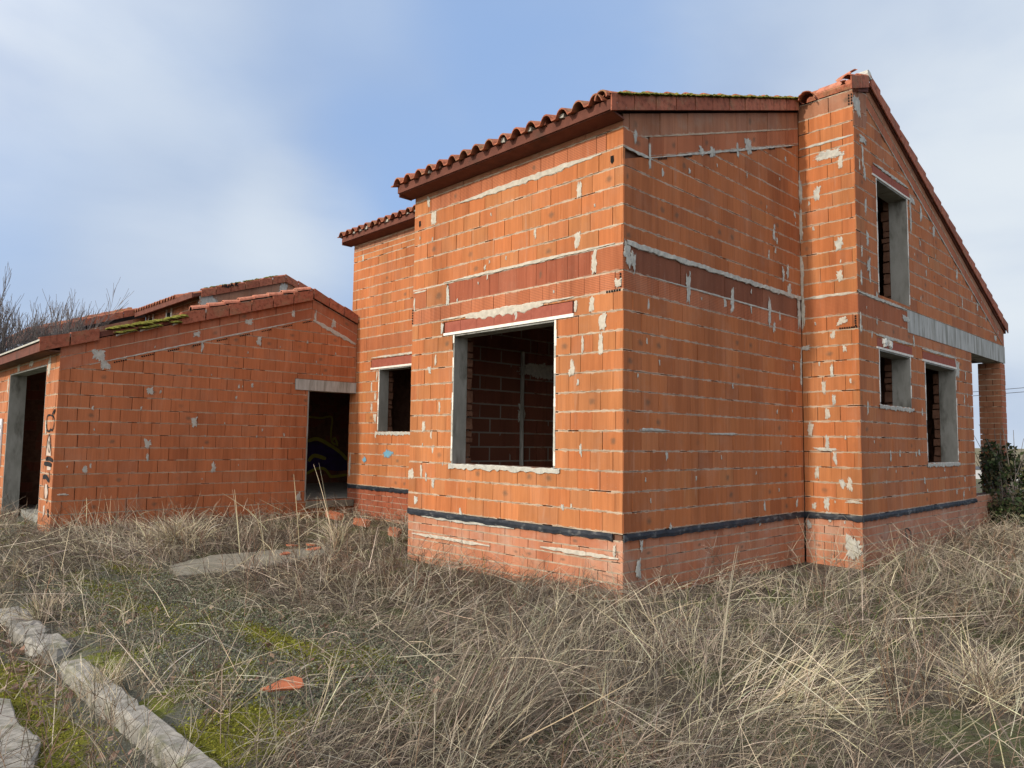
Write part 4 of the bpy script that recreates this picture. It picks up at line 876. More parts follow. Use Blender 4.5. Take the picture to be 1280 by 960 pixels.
mspots = lambda x, y: np.clip(patch(x, y, .5, -3.92, .36, .20)+patch(x, y, .55, -4.15, .3, .12)+patch(x, y, -1.0, -3.05, .85, .17)+patch(x, y, -3.3, -3.45, 1.0, .22)+patch(x, y, .75, -3.15, .36, .2)+.8*patch(x, y, -.2, -2.75, .4, .15)+.8*patch(x, y, -5.2, -2.9, .7, .25)+patch(x, y, -.15, -4.75, .6, .2)+patch(x, y, -1.3, -4.7, .6, .12), 0, 1)
m, nt, bs = new_mat('soil_and_moss'); n = N(nt); P = n.pos(); px = n.sep(P)
c = n.mix(n.step(n.noise(P, 5, 5, .65), .35, .65), (.05, .038, .026), (.11, .088, .062)); c = n.mix(n.step(n.noise(P, 1.3, 4, .6), .5, .62), c, (.075, .085, .03))
c = n.mix(n.step(n.noise(P, 22, 4, .7), .55, .7), c, (.22, .19, .14))
band = n.math('MULTIPLY', n.math('SUBTRACT', 1.0, n.step(px[1], -2.7, -2.2)), n.math('SUBTRACT', 1.0, n.step(px[0], .4, 1.2)))
mz = n.step(n.noise(P, 1.8, 4, .6), .50, .58); c = n.mix(n.math('MULTIPLY', band, mz), c, n.mix(n.noise(P, 18, 3), (.085, .10, .012), (.17, .175, .025)))
c = n.mix(n.math('MULTIPLY', band, n.math('SUBTRACT', 1.0, mz)), c, n.mix(n.noise(P, 40, 3), (.06, .062, .042), (.17, .165, .125)))
ms_ = n.step(n.math('ADD', n.sep(n.attr('bc'))[0], n.math('MULTIPLY', n.math('SUBTRACT', n.noise(P, 7, 5, .65), .5), 1.1)), .30, .48); c = n.mix(ms_, c, n.ramp(n.noise(P, 55, 4, .7), [(.3, (.065, .068, .007)), (.5, (.155, .152, .014)), (.7, (.24, .225, .028))])); far = n.step(px[1], 25, 40); c = n.mix(far, c, n.mix(n.step(n.noise(n.scale(P, (.02, .06, 1)), 1, 4), .4, .6), (.20, .155, .09), (.12, .115, .055)))
nt.links.new(c, bs.inputs['Base Color']); n.bump(n.math('ADD', n.noise(P, 30, 5, .7), n.noise(P, 9, 4)), .9, .03, bs); M['ground'] = m
GC = mspots(V[:, 0], V[:, 1]); tag(np_mesh('ground', V, F4, m, np.stack([GC, GC*0, GC*0], 1), smooth=True), kind='structure')
M['gravel'] = noisy('pale_gravel', (.50, .47, .41), (.40, .37, .32), 3); M['asphalt'] = noisy('asphalt', (.06, .06, .065), (.085, .085, .088), 2)
mb = MB(); mb.box((-60, 36, -.655), (40, 52, -.652), 'gravel', skip=('b',)); tag(mb.build('yard'), kind='structure')
mb = MB(); mb.box((-120, 54, -.655), (80, 64, -.652), 'asphalt', skip=('b',)); tag(mb.build('road'), kind='structure')

# kerb stones, paving, slab
def rough_block(name, label, cat, x0, x1, y0, y1, z0, z1, k, group=None, seg=10, chip=.005):
    mb = MB(); prof = [(y0, z0), (y0, z1-.02), (y0+.02, z1), (y1-.02, z1), (y1, z1-.02), (y1, z0)]; rows = []
    for i in range(seg+1):
        x = x0+(x1-x0)*i/seg; e = .03 if i in (0, seg) else 0
        rows.append([(x+random.uniform(-chip, chip), p[0]+random.uniform(-chip, chip), p[1]+random.uniform(-chip, chip)*.7-(e if p[1] > z0 else 0)) for p in prof]); e = 0
    for A, B in zip(rows[:-1], rows[1:]):
        for q in range(5): mb.poly([A[q], B[q], B[q+1], A[q+1]], k)
    mb.poly(rows[0], k); mb.poly(rows[-1][::-1], k); return tag(mb.build(name, smooth=False), label, cat, group)
rough_block('kerb_stone', 'long weathered kerb stone half sunk in weeds at the bottom left corner', 'kerb stone', -.20, 1.4, -4.39, -4.25, -.9, -.645, 'kerb', 'kerb stones along the street', 30)
rough_block('kerb_stone', 'mossy kerb stone with a broken rounded end, lying past the crack from the nearest one', 'kerb stone', -1.42, -.215, -4.40, -4.25, -.9, -.650, 'kerb', 'kerb stones along the street', 22, .007)
def boulder(name, label, cat, p, s, k, group=None, seed=0, flat=.6):
    rs = np.random.default_rng(seed); mb = MB(); nu, nv = 12, 7; g = []
    for j in range(nv):
        t = math.pi*(j/(nv-1)-.5); row = []
        for i in range(nu):
            a = 2*math.pi*i/nu; ex = .55; c_, s_ = math.cos(a), math.sin(a); r_ = 1+rs.uniform(-.10, .10)
            sg = lambda v: math.copysign(abs(v)**ex, v)
            row.append((p[0]+s[0]*sg(c_)*math.cos(t)**.5*r_, p[1]+s[1]*sg(s_)*math.cos(t)**.5*r_, p[2]+s[2]*sg(math.sin(t))*flat*r_))
        g.append(row)
    for j in range(nv-1):
        for i in range(nu): mb.poly([g[j][i], g[j][(i+1) % nu], g[j+1][(i+1) % nu], g[j+1][i]], k)
    return tag(mb.build(name, smooth=True), label, cat, group)
boulder('kerb_stone', 'flat topped pale lump of broken kerb stone by the brown leaves', 'kerb stone', (-1.95, -4.36, -.69), (.27, .13, .12), 'kerb', 'kerb stones along the street', 3)
boulder('kerb_stone', 'second pale lump of broken kerb stone, behind the flat topped one', 'kerb stone', (-2.52, -4.37, -.69), (.26, .12, .11), 'kerb', 'kerb stones along the street', 4)
boulder('kerb_stone', 'farthest lump of broken kerb stone, cut by the left frame edge', 'kerb stone', (-3.15, -4.36, -.69), (.32, .12, .10), 'kerb', 'kerb stones along the street', 5)
def flat_poly(name, pts, z0, z1, k, label, cat, jit=.02, kind=None):
    mb = MB(); P = []
    for i in range(len(pts)):
        a, b = np.array(pts[i]), np.array(pts[(i+1) % len(pts)])
        for t in np.linspace(0, 1, 6, endpoint=False): P.append(a+(b-a)*t+rng.uniform(-jit, jit, 2))
    cen = np.mean(P, 0); top = [(p[0], p[1], z1+random.uniform(-.008, .004)) for p in P]; mid = [(cen[0]+(p[0]-cen[0])*.9, cen[1]+(p[1]-cen[1])*.9, z1+.006) for p in P]
    for i in range(len(P)):
        j = (i+1) % len(P); mb.poly([(P[i][0], P[i][1], z0), (P[j][0], P[j][1], z0), top[j], top[i]], k); mb.poly([top[i], top[j], mid[j], mid[i]], k)
    mb.poly(mid, k); return tag(mb.build(name), label, cat, kind=kind)
g0 = [on(u, v, 2, -.69)[:2] for u, v in ((-60, 872), (14, 874), (24, 905), (52, 925), (44, 955), (28, 1000), (-80, 1010))]
flat_poly('paving_slab', g0, -.85, -.685, 'kerb', 'pale rounded edge of a concrete paving slab surrounded by moss, bottom left corner', 'paving slab', jit=.006)
g1 = [on(u, v, 2, -.57)[:2] for u, v in ((213, 703), (262, 692), (340, 685), (412, 681), (404, 690), (372, 699), (300, 710), (225, 716))]
flat_poly('concrete_slab', g1, -.75, -.595, 'slab', 'flat grey concrete slab lying in dry grass in front of the narrow doorway', 'concrete slab')
def shard(label, p, s, rz, tilt, k='shard', nn=7, th=.018, pts=None, tiltx=0):
    mb = MB(); R = Matrix.Rotation(rz, 3, 'Z') @ Matrix.Rotation(tilt, 3, 'Y') @ Matrix.Rotation(tiltx, 3, 'X'); out = []
    for i in range(nn): a = 2*math.pi*i/nn; r_ = random.uniform(.65, 1.1); out.append((s[0]*r_*math.cos(a), s[1]*r_*math.sin(a)))
    if pts: out = [(a*s[0], b*s[1]) for a, b in pts]
    T = [R @ Vector((a, b, th))+Vector(p) for a, b in out]; B = [R @ Vector((a, b, 0))+Vector(p) for a, b in out]; mb.poly(T, k); mb.poly(B[::-1], k)
    for i in range(len(out)): j = (i+1) % len(out); mb.poly([B[i], B[j], T[j], T[i]], k)
    return tag(mb.build('brick_fragment'), label, 'brick fragment', 'broken clay pieces')
def gp_(u, v, dz=.02): p = on(u, v, 2, -.66); return (p[0], p[1], float(gz(p[0], p[1]))+dz)
shard('orange clay shard with a pointed end resting on the moss in the left foreground', gp_(352, 880, .10), (.12, .075), YAW+.2, .12, pts=[(-1, -.35), (-.55, .05), (-.1, .62), (.45, .95), (.85, .8), (1, .2), (.8, -.1), (.0, -.25), (-.5, -.45)], tiltx=.65)
for lab, u, v, s in (('small clay chip on the slab, nearest the middle of the slab', 357, 690, .09), ('clay chip at the far right end of the concrete slab, largest of the three there', 393, 684, .12), ('thin clay chip lying behind the other chips on the slab', 365, 680, .08), ('flat clay chip on the slab right behind the nearest chip', 389, 679, .09)):
    p = on(u, v, 2, -.56); shard(lab, (p[0], p[1], -.588), (s, s*.7), random.uniform(0, 6), .08)
for lab, u, v, s in (('broken clay block lying on the threshold of the narrow doorway', 420, 644, .26), ('reddish broken block at the foot of the recessed wing wall', 452, 652, .20), ('dark broken block in the weeds by the corner of the big block', 493, 664, .2)):
    p = on(u, v, 2, -.50); shard(lab, (p[0], p[1], -.56), (s, s*.5), random.uniform(-.5, .5), .1, k='rake', th=.10)
mb = MB(); a, b = on(1131, 661, 0, W2+.05), on(1140, 690, 0, W2+.12); e = on(1138, 664, 0, W2+.10)
mb.tube([b, on(1136, 680, 0, W2+.1), a+np.array((0, 0, .0)), (a+e)/2+np.array((0, 0, .02)), e, on(1139, 678, 0, W2+.14)], .012, 'metal', seg=6); tag(mb.build('bent_steel_bar'), 'thin dark steel bar bent like a hook in front of the plinth under the gable', 'steel bar')
mb = MB(); p = on(86, 665, 2, -.55); mb.tube([(p[0]-.02, p[1], -.72), (p[0], p[1]+.02, -.55), (p[0]+.08, p[1]+.06, -.38)], .03, 'black', seg=5, r1=.015); tag(mb.build('black_pipe_stub'), 'short black stub of plastic pipe sticking out of the grass at the garage corner', 'pipe')
for i, (lab, dz) in enumerate((('upper of two thin overhead wires crossing the sky behind the porch pillar', 0), ('lower of two thin overhead wires crossing the sky behind the porch pillar', -.32))):
    mb = MB(); a, b = on(1100, 499.5, 1, 62), on(1330, 480.5, 1, 62); A = np.array(a)+np.array((0, 0, dz)); B = np.array(b)+np.array((0, 0, dz)); dd = B-A; pts = [A+dd*t for t in np.linspace(-.2, 3, 24)]; mb.tube(pts, .022, 'wire', seg=4); tag(mb.build('power_line'), lab, 'wire', 'overhead wires')

# ------------------------------------------------------------------ blades: thin curved ribbons collected in numpy
class Blades:
    def __init__(s): s.V = []; s.F = []; s.C = []; s.n = 0
    def add(s, root, dirh, L, rise, droop, width, colr, seg=4, curl=.15, fall=1.0):
        """root (n,3); dirh heading angle; L length; rise = start slope from the ground (rad); droop = how far the slope turns down"""
        n_ = len(root)
        if n_ == 0: return
        t = np.linspace(0, 1, seg+1); ang = rise[:, None]-droop[:, None]*t[None]**fall; hd = dirh[:, None]+curl*rng.normal(0, 1, (n_, 1))*t[None]+.25*curl*np.cumsum(rng.normal(0, 1, (n_, seg+1)), 1)
        ds = (L/seg)[:, None]; dx = np.cos(ang)*np.cos(hd)*ds; dy = np.cos(ang)*np.sin(hd)*ds; dz = np.sin(ang)*ds
        z0 = np.zeros((n_, 1)); X = root[:, :1]+np.concatenate([z0, np.cumsum(dx[:, :-1], 1)], 1); Y = root[:, 1:2]+np.concatenate([z0, np.cumsum(dy[:, :-1], 1)], 1); Z = root[:, 2:3]+np.concatenate([z0, np.cumsum(dz[:, :-1], 1)], 1)
        g = gz(X, Y)+.012; Z = np.maximum(Z, g)
        P = np.stack([X, Y, Z], 2); T = np.gradient(P, axis=1); T /= np.linalg.norm(T, axis=2, keepdims=True)+1e-9
        rv = rng.normal(0, 1, (n_, 1, 3)); sd = np.cross(T, rv); sd /= np.linalg.norm(sd, axis=2, keepdims=True)+1e-9
        wd = width[:, None]*(1-.75*t[None]**2)*.5; A = P+sd*wd[:, :, None]; B = P-sd*wd[:, :, None]
        V = np.stack([A, B], 2).reshape(n_, -1, 3); k = 2*(seg+1); base = s.n+np.arange(n_)[:, None]*k; q = np.arange(seg)*2
        F = np.stack([base+q, base+q+1, base+q+3, base+q+2], 2).reshape(-1, 4); s.V.append(V.reshape(-1, 3)); s.F.append(F)
        s.C.append(np.repeat(colr, k, 0)); s.n += n_*k
    def build(s, name, mat='blade'): return np_mesh(name, np.concatenate(s.V), np.concatenate(s.F), M[mat], np.concatenate(s.C))
def pal(n_, cols, var=.14):
    c = np.array(cols)[rng.integers(0, len(cols), n_)]; return np.clip(c*(1+rng.normal(0, var, (n_, 1)))*(1+rng.normal(0, .04, (n_, 3))), .005, .9)
DRY = [(.34, .285, .20), (.42, .355, .255), (.25, .205, .15), (.50, .425, .31), (.19, .155, .115), (.37, .315, .235)]
DARK = [(.115, .088, .065), (.155, .12, .092), (.09, .068, .05), (.19, .15, .115)]
STRAW = [(.54, .46, .30), (.60, .52, .35), (.48, .40, .26), (.64, .57, .42)]
GREEN = [(.09, .125, .03), (.12, .155, .04), (.075, .10, .03), (.16, .17, .06)]
RUST = [(.17, .10, .065), (.21, .125, .08), (.13, .08, .055), (.24, .16, .10)]
SAGE = [(.14, .155, .095), (.19, .20, .13), (.10, .115, .065), (.24, .24, .165)]
def inside(x, y):
    """places where nothing can grow: inside the buildings, on the slab, on the kerb"""
    b = ((x > FX-.02) & (x < .02) & (y > -.02) & (y < 9)) | ((x > F3X-.05) & (x < .8) & (y > F3Y-.02) & (y < 9.1)) | ((x > 0) & (x < W2+.02) & (y > D1-.02) & (y < 11.5)) | ((x < GX+.03) & (x > -13.2) & (y > GY-.02) & (y < 5.4))
    sx, sy = np.array([p[0] for p in g1]), np.array([p[1] for p in g1]); c_ = np.zeros_like(x, bool); j = len(sx)-1
    for i in range(len(sx)):
        c_ ^= ((sy[i] > y) != (sy[j] > y)) & (x < (sx[j]-sx[i])*(y-sy[i])/(sy[j]-sy[i]+1e-9)+sx[i]); j = i
    return b | c_ | ((y < -4.22) & (y > -4.45) & (x > -3.6))
def sample(n_, x0, x1, y0, y1, dens, pw=1.0):
    """random roots in a rectangle; thinned with distance from where the photographer stood, and by dens(x,y)"""
    x = rng.uniform(x0, x1, n_*3); y = rng.uniform(y0, y1, n_*3); d = np.hypot(x-CAM[0], y-CAM[1]); q = np.stack([x-CAM[0], y-CAM[1]], 1)
    fwd = q @ FW[:2]/np.linalg.norm(FW[:2]); sid = q @ RT[:2]; vis = (fwd > 1.6) & (np.abs(sid) < 1.15*fwd+2.0); out_ = np.where(np.abs(sid) < .80*fwd+.8, 1.0, .30)
    p = np.clip((4.5/np.maximum(d, 1))**pw, 0, 1)*dens(x, y)*out_; k = vis & (rng.random(len(x)) < p) & ~inside(x, y); x, y = x[k][:n_], y[k][:n_]
    return np.stack([x, y, gz(x, y)], 1)
band_ = lambda x, y: (1-sst(-2.75, -2.15, y))*(1-sst(.55, 1.25, x))*sst(-4.2, -3.9, y)*sst(-5.2, -3.9, x)       # low strip of moss and creeping plants along the kerb
street = lambda x, y: 1-sst(-4.45, -4.3, y)
lump = lambda x, y: np.clip(.5+.9*fbm(x, y, 1.5, 5), 0, 1)
patch = lambda x, y, cx, cy, rx, ry: np.exp(-(((x-cx)/rx)**2+((y-cy)/ry)**2))
rustf = lambda x, y: np.clip(patch(x, y, -2.9, -1.0, 1.3, .8)+patch(x, y, -1.6, -1.0, .8, .5), 0, 1)
tallf = lambda x, y: np.clip(patch(x, y, -6.9, -1.6, 1.0, .9)+patch(x, y, -7.6, -2.6, .9, .5)+.8*patch(x, y, 1.5, -1.9, .9, .8)+.5*patch(x, y, 2.6, .2, 1.2, 1.6), 0, 1)
bl = Blades()
# 1 the matted thatch
R_ = sample(250000, -15.5, 9.5, -5.6, 15, lambda x, y: (1-.86*band_(x, y))*(1-.85*mspots(x, y))*(1-.6*street(x, y))*(.16+.84*sst(.25, .7, lump(x, y)+.25*fbm(x, y, 5, 31))), .85); k = len(R_)
hf = np.clip(1-.8*patch(R_[:, 0], R_[:, 1], -7.2, 1.1, 1.6, 1.2)-.65*patch(R_[:, 0], R_[:, 1], -4.6, -1.2, 1.4, 1.0), .15, 1); hL = (.08+.24*lump(R_[:, 0], R_[:, 1]))*hf; c1 = pal(k, DRY, .2); rf = rng.random(k) < .8*rustf(R_[:, 0], R_[:, 1]); c1[rf] = pal(rf.sum(), RUST); dk = rng.random(k) < .48; c1[dk] = pal(dk.sum(), DARK)
c1 *= (.50+.74*np.clip(.5+.8*fbm(R_[:, 0], R_[:, 1], 2.2, 11), 0, 1))[:, None]; R_[:, 2] += rng.random(k)*.10*(.4+lump(R_[:, 0], R_[:, 1])); dist = np.hypot(R_[:, 0]-CAM[0], R_[:, 1]-CAM[1])
flow = lambda R: 4.5*fbm(R[:, 0], R[:, 1], .7, 21)+rng.normal(0, .8, len(R))
bl.add(R_, flow(R_), hL*rng.uniform(.6, 1.7, k), rng.uniform(.1, 1.1, k), rng.uniform(.2, 2.2, k), (.0021+.00033*dist)*rng.uniform(.6, 1.3, k), c1, 4, .5)
print('thatch', k)
# 2 standing and leaning stems
R_ = sample(36000, -15.5, 9.5, -5.2, 15, lambda x, y: (1-.74*band_(x, y))*(1-.7*mspots(x, y))*(1-.8*street(x, y))*(.25+.5*lump(x, y)+.8*tallf(x, y)), .8); k = len(R_); dist = np.hypot(R_[:, 0]-CAM[0], R_[:, 1]-CAM[1])
c2 = pal(k, DRY+DRY+DARK+STRAW+STRAW, .2); c2 *= (.55+.5*np.clip(.5+.8*fbm(R_[:, 0], R_[:, 1], 2.2, 11), 0, 1))[:, None]; rf = rng.random(k) < .7*rustf(R_[:, 0], R_[:, 1]); c2[rf] = pal(rf.sum(), RUST)
bl.add(R_, flow(R_), (.12+.16*lump(R_[:, 0], R_[:, 1])+.26*tallf(R_[:, 0], R_[:, 1]))*(np.clip(1-.8*patch(R_[:, 0], R_[:, 1], -7.2, 1.1, 1.6, 1.2)-.65*patch(R_[:, 0], R_[:, 1], -4.6, -1.2, 1.4, 1.0), .15, 1))*rng.uniform(.5, 1.5, k), rng.uniform(.5, 1.5, k), rng.uniform(-.1, 1.2, k), (.0022+.00034*dist)*rng.uniform(.6, 1.2, k), c2, 5, .22)
# 3 long fallen straws lying over everything
R_ = sample(2800, -14, 8, -4.3, 13, lambda x, y: (1-.35*band_(x, y)), .6); k = len(R_); R_[:, 2] += rng.uniform(.03, .25, k); dist = np.hypot(R_[:, 0]-CAM[0], R_[:, 1]-CAM[1])
bl.add(R_, rng.uniform(0, 6.28, k), rng.uniform(.3, .8, k), rng.uniform(-.1, .8, k), rng.uniform(-.15, .4, k), (.0026+.00036*dist)*rng.uniform(.6, 1.2, k), pal(k, STRAW+DRY), 4, .10)
# 4 small branching dead weeds
R_ = sample(6500, -12, 7, -5.2, 13, lambda x, y: (1-.9*band_(x, y))*(.2+.8*np.clip(.5+fbm(x, y, 1.1, 15), 0, 1))+.9*np.exp(-((y+4.12)/.14)**2)*(x < 1.5)+.7*np.exp(-((y+4.6)/.2)**2)*(x < 1.5), .7); k = len(R_); dist = np.hypot(R_[:, 0]-CAM[0], R_[:, 1]-CAM[1])
hd = rng.uniform(0, 6.28, k); L_ = rng.uniform(.18, .55, k); ris = rng.uniform(.8, 1.5, k); cw = pal(k, DARK+RUST+DRY+DRY); bl.add(R_, hd, L_, ris, np.zeros(k), (.0026+.00036*dist), cw, 4, .05)
for q in range(7):
    t = rng.uniform(.3, .95, k)*L_; rr = R_+np.stack([np.cos(hd)*np.cos(ris)*t, np.sin(hd)*np.cos(ris)*t, np.sin(ris)*t], 1); bl.add(rr, rng.uniform(0, 6.28, k), L_*rng.uniform(.2, .5, k), rng.uniform(.3, 1.4, k), rng.uniform(-.3, .5, k), (.0018+.00030*dist), cw, 3, .2)
tag(bl.build('dry_grass'), 'matted grey-brown dead grass and thin stems covering the plot', 'dry grass', kind='stuff')
bl = Blades(); R_ = sample(34000, -9, 9, -5.4, 13, lambda x, y: np.clip(.9*np.clip(fbm(x, y, .9, 9)-.25, 0, 1)+1.3*patch(x, y, 2.2, 3.4, 1.0, 2.6)*(.3+.7*lump(x, y))+.6*patch(x, y, 2.1, -2.9, .35, .3)+.5*patch(x, y, -2.6, -.25, .8, .25), 0, 1)*(1-.7*band_(x, y)), .8); k = len(R_)
dist = np.hypot(R_[:, 0]-CAM[0], R_[:, 1]-CAM[1]); bl.add(R_, rng.uniform(0, 6.28, k), rng.uniform(.10, .32, k), rng.uniform(.6, 1.5, k), rng.uniform(.3, 1.2, k), (.003+.0004*dist)*rng.uniform(.6, 1.2, k), pal(k, GREEN), 4, .2)
tag(bl.build('green_grass'), 'short green grass blades coming through the dead grass', 'green grass', kind='stuff')
# creeping ground cover and moss cushions in the strip by the kerb
def clumps(name, label, cat, n_, x0, x1, y0, y1, dens, s0, s1, h, cols, mat):
    """small rough cushions / leaves as short fat facets"""
    R = sample(n_, x0, x1, y0, y1, dens, .6); k = len(R); a = rng.uniform(0, 6.28, (k, 1))+np.array([[0, 1.57, 3.14, 4.71]])*1.0; s = rng.uniform(s0, s1, (k, 1)); tilt = rng.normal(0, .5, (k, 2))
    ox, oy = s*np.cos(a)*rng.uniform(.5, 1.2, (k, 4)), s*np.sin(a)*rng.uniform(.5, 1.2, (k, 4)); z = R[:, 2:3]+h*rng.random((k, 1))+.004; V = np.stack([R[:, :1]+ox, R[:, 1:2]+oy, z+ox*tilt[:, :1]+oy*tilt[:, 1:]], 2).reshape(-1, 3)
    F = np.arange(k*4).reshape(k, 4); o = np_mesh(name, V, F, M[mat], np.repeat(pal(k, cols), 4, 0)); return tag(o, label, cat, kind='stuff')
mossp = lambda x, y: np.clip(sst(-.08, .10, fbm(x, y, 1.1, 3)), 0, 1)
clumps('ground_cover', 'grey-green creeping plants forming a flat mat beside the kerb', 'ground cover', 70000, -6, 1.4, -4.4, -2.1, lambda x, y: band_(x, y)*(1-.5*mossp(x, y))*(1-.9*np.clip(1.4*patch(x, y, .5, -3.92, .34, .20)+1.4*patch(x, y, -1.0, -3.05, .7, .13), 0, 1)), .004, .010, .04, SAGE+SAGE+DARK, 'leaf')
mm = [(.16, .16, .014), (.22, .215, .022), (.28, .265, .035), (.12, .12, .014)]
clumps('moss', 'bright yellow-green moss cushions beside the kerb and paving', 'moss', 90000, -6, 1.6, -5.6, -2.1, lambda x, y: np.clip(1.3*mspots(x, y)+.25*band_(x, y)*mossp(x, y)+.3*street(x, y)*np.clip(fbm(x, y, 2.0, 7)+.35, 0, 1), 0, 1), .003, .0075, .022, mm, 'leaf')
clumps('fallen_leaves', 'curled brown fallen leaves gathered along the kerb', 'fallen leaves', 2600, -4.2, 3.2, -5.0, -2.4, lambda x, y: np.clip(1.6*patch(x, y, -2.0, -4.55, .9, .13)+patch(x, y, -2.1, -4.65, 1.2, .18)+.10*band_(x, y)+.3*patch(x, y, 2.0, -2.9, .7, .3)+.2*patch(x, y, .1, -4.6, 1.2, .1), 0, 1), .014, .034, .05, [(.20, .12, .075), (.26, .165, .11), (.15, .09, .06), (.30, .21, .15)], 'leaf')

# ------------------------------------------------------------------ single plants that can be pointed at
def stalk_plant(name, label, cat, u, v, n_, L, spread, cols, width=.006, dirn=None, droop=.2, group=None, seg=6, curl=.08, gzv=-.66, bias=.0, branch=0):
    p = on(u, v, 2, gzv); b_ = Blades(); root = np.tile([p[0], p[1], float(gz(p[0], p[1]))], (n_, 1))+np.concatenate([rng.normal(0, (.025 if n_ < 60 else .16 if n_ > 120 else .06)*(n_ > 1), (n_, 2)), np.zeros((n_, 1))], 1)
    hd = rng.uniform(0, 6.28, n_) if dirn is None else rng.normal(dirn, .5*spread, n_); ris = np.clip(1.5-np.abs(rng.normal(bias, spread, n_)), .15, 1.55); Ls = L*(np.ones(1) if n_ == 1 else rng.uniform(.6, 1.0, n_))
    b_.add(root, hd, Ls, ris, np.abs(rng.normal(droop, .12, n_)), np.full(n_, width)*rng.uniform(.8, 1.2, n_), pal(n_, cols), seg, curl)
    b_.add(root, hd, Ls, ris, np.full(n_, droop), np.full(n_, width)*rng.uniform(.8, 1.2, n_), pal(n_, cols), seg, curl*.2)
    if branch:
        k = n_*branch; i = rng.integers(0, n_, k); t = rng.uniform(.35, .9, k); rr = root[i]+np.stack([np.cos(hd[i])*np.cos(ris[i])*Ls[i]*t, np.sin(hd[i])*np.cos(ris[i])*Ls[i]*t, np.sin(ris[i])*Ls[i]*t], 1)
        b_.add(rr, rng.uniform(0, 6.28, k), L*rng.uniform(.12, .3, k), rng.uniform(.5, 1.4, k), rng.uniform(-.1, .3, k), np.full(k, width*.7), pal(k, cols), 4, .15)
    return tag(b_.build(name), label, cat, group)
toR, toL = YAW, YAW+math.pi      # headings to the right / left of the view
stalk_plant('dry_stalk', 'single tall pale straw stalk leaning right in the right-hand foreground', 'dry stalk', 897, 885, 1, .95, .12, [(.50, .43, .30)], .0065, toR, .12, 'tall dry stalks')
stalk_plant('dry_weed', 'tall branching bare weed in front of the plinth on the side wall', 'dry weed', 938, 712, 9, 1.15, .38, [(.40, .29, .19), (.46, .35, .23)], .011, toL, -.1, 'dead weeds', branch=3)
stalk_plant('dry_weed', 'thin bare weed with forked stems under the big window', 'dry weed', 690, 720, 6, .85, .5, RUST, .009, None, 0, 'dead weeds', branch=3)
stalk_plant('straw_tuft', 'bright fan of flattened straw spreading right in the lower right foreground', 'straw tuft', 975, 878, 150, .55, .55, STRAW, .0048, toR, .25, 'straw tufts', bias=1.15, curl=.14)
stalk_plant('straw_tuft', 'pale upright straw tuft beside the near kerb stone', 'straw tuft', 135, 852, 90, .26, .4, STRAW, .005, None, .4, 'straw tufts')
stalk_plant('straw_tuft', 'tan straw tuft behind the far lumps of kerb', 'straw tuft', 55, 772, 110, .30, .5, STRAW+DRY, .007, None, .5, 'straw tufts')
stalk_plant('straw_tuft', 'tall tan grass clump against the garage side wall', 'straw tuft', 225, 690, 210, .70, .6, STRAW+DRY, .009, None, .9, 'straw tufts', curl=.3)
stalk_plant('straw_tuft', 'tan grass clump growing right of the concrete slab', 'straw tuft', 420, 688, 90, .60, .6, STRAW+DRY, .008, None, .8, 'straw tufts', curl=.3)
stalk_plant('straw_tuft', 'dense brown grass clump filling the bottom centre of the picture', 'straw tuft', 575, 940, 150, .62, .30, DRY+DARK+DARK, .0042, toR, .25, 'straw tufts', bias=.40, curl=.2)
stalk_plant('straw_tuft', 'grey grass clump at the bottom right edge of the picture', 'straw tuft', 1235, 880, 110, .5, .6, DRY+STRAW, .005, None, .8, 'straw tufts', curl=.3)
for lab, u, v, L in (('upright straw stalk left of the narrow doorway, shortest of that row', 332, 700, .75), ('straw stalk in front of the narrow doorway jamb', 375, 702, 1.1), ('straw stalk standing before the middle of the narrow doorway', 419, 695, 1.25), ('straw stalk farthest left of the row before the garage side wall', 300, 700, .9), ('straw stalk between the doorway and the recessed window', 400, 698, .8)):
    stalk_plant('dry_stalk', lab, 'dry stalk', u, v, 1, L, .10, STRAW, .013, toL, .05, 'tall dry stalks')
for lab, u, v, L, d in (('crossed straw stalks leaning left beside the near kerb stone', 215, 870, .62, toL), ('crossed straw stalks leaning right over the moss in the left foreground', 265, 905, .62, toR), ('thin straw stalks crossing above the clay shard', 300, 860, .6, toL), ('long straw stalk arching over the moss at the bottom left', 380, 925, .7, toR)):
    stalk_plant('dry_stalk', lab, 'dry stalk', u, v, 3, L, .55, STRAW, .0055, d, .05, 'tall dry stalks', bias=.5)
for lab, u, v, L, nn in (('brown upright dock weed in the right foreground', 1118, 905, .55, 12), ('dark twiggy weed cluster right of the straw fan', 1160, 860, .5, 10), ('rusty dead weed cluster between the slab and the big block', 480, 735, .55, 16), ('dark dead weed standing on the slab edge', 318, 715, .6, 8), ('tall pale twiggy weed in the middle right of the plot', 1080, 790, .85, 6), ('pale twiggy weed below the short return wall', 1030, 740, .9, 7), ('leaning pale weed in front of the gable plinth', 1150, 740, .85, 6), ('brown leaning twig weed left of centre foreground', 640, 830, .7, 5), ('bare weed right of the straw fan near the frame edge', 1235, 790, .8, 7)):
    stalk_plant('dry_weed', lab, 'dry weed', u, v, nn, L, .35, RUST+DARK if ('dark' in lab or 'brown' in lab or 'rust' in lab) else DRY, .006, None, .1, 'dead weeds', branch=4)
# small green rosette
b_ = Blades(); p = on(768, 948, 2, -.62); k = 60; b_.add(np.tile([p[0], p[1], float(gz(p[0], p[1]))], (k, 1)), rng.uniform(0, 6.28, k), rng.uniform(.06, .14, k), rng.uniform(.3, 1.1, k), rng.uniform(.2, 1, k), np.full(k, .022), pal(k, [(.10, .19, .04), (.14, .24, .05)]), 4, .2)
tag(b_.build('green_weed', 'leaf'), 'small bright green leafy weed at the bottom centre', 'green weed')

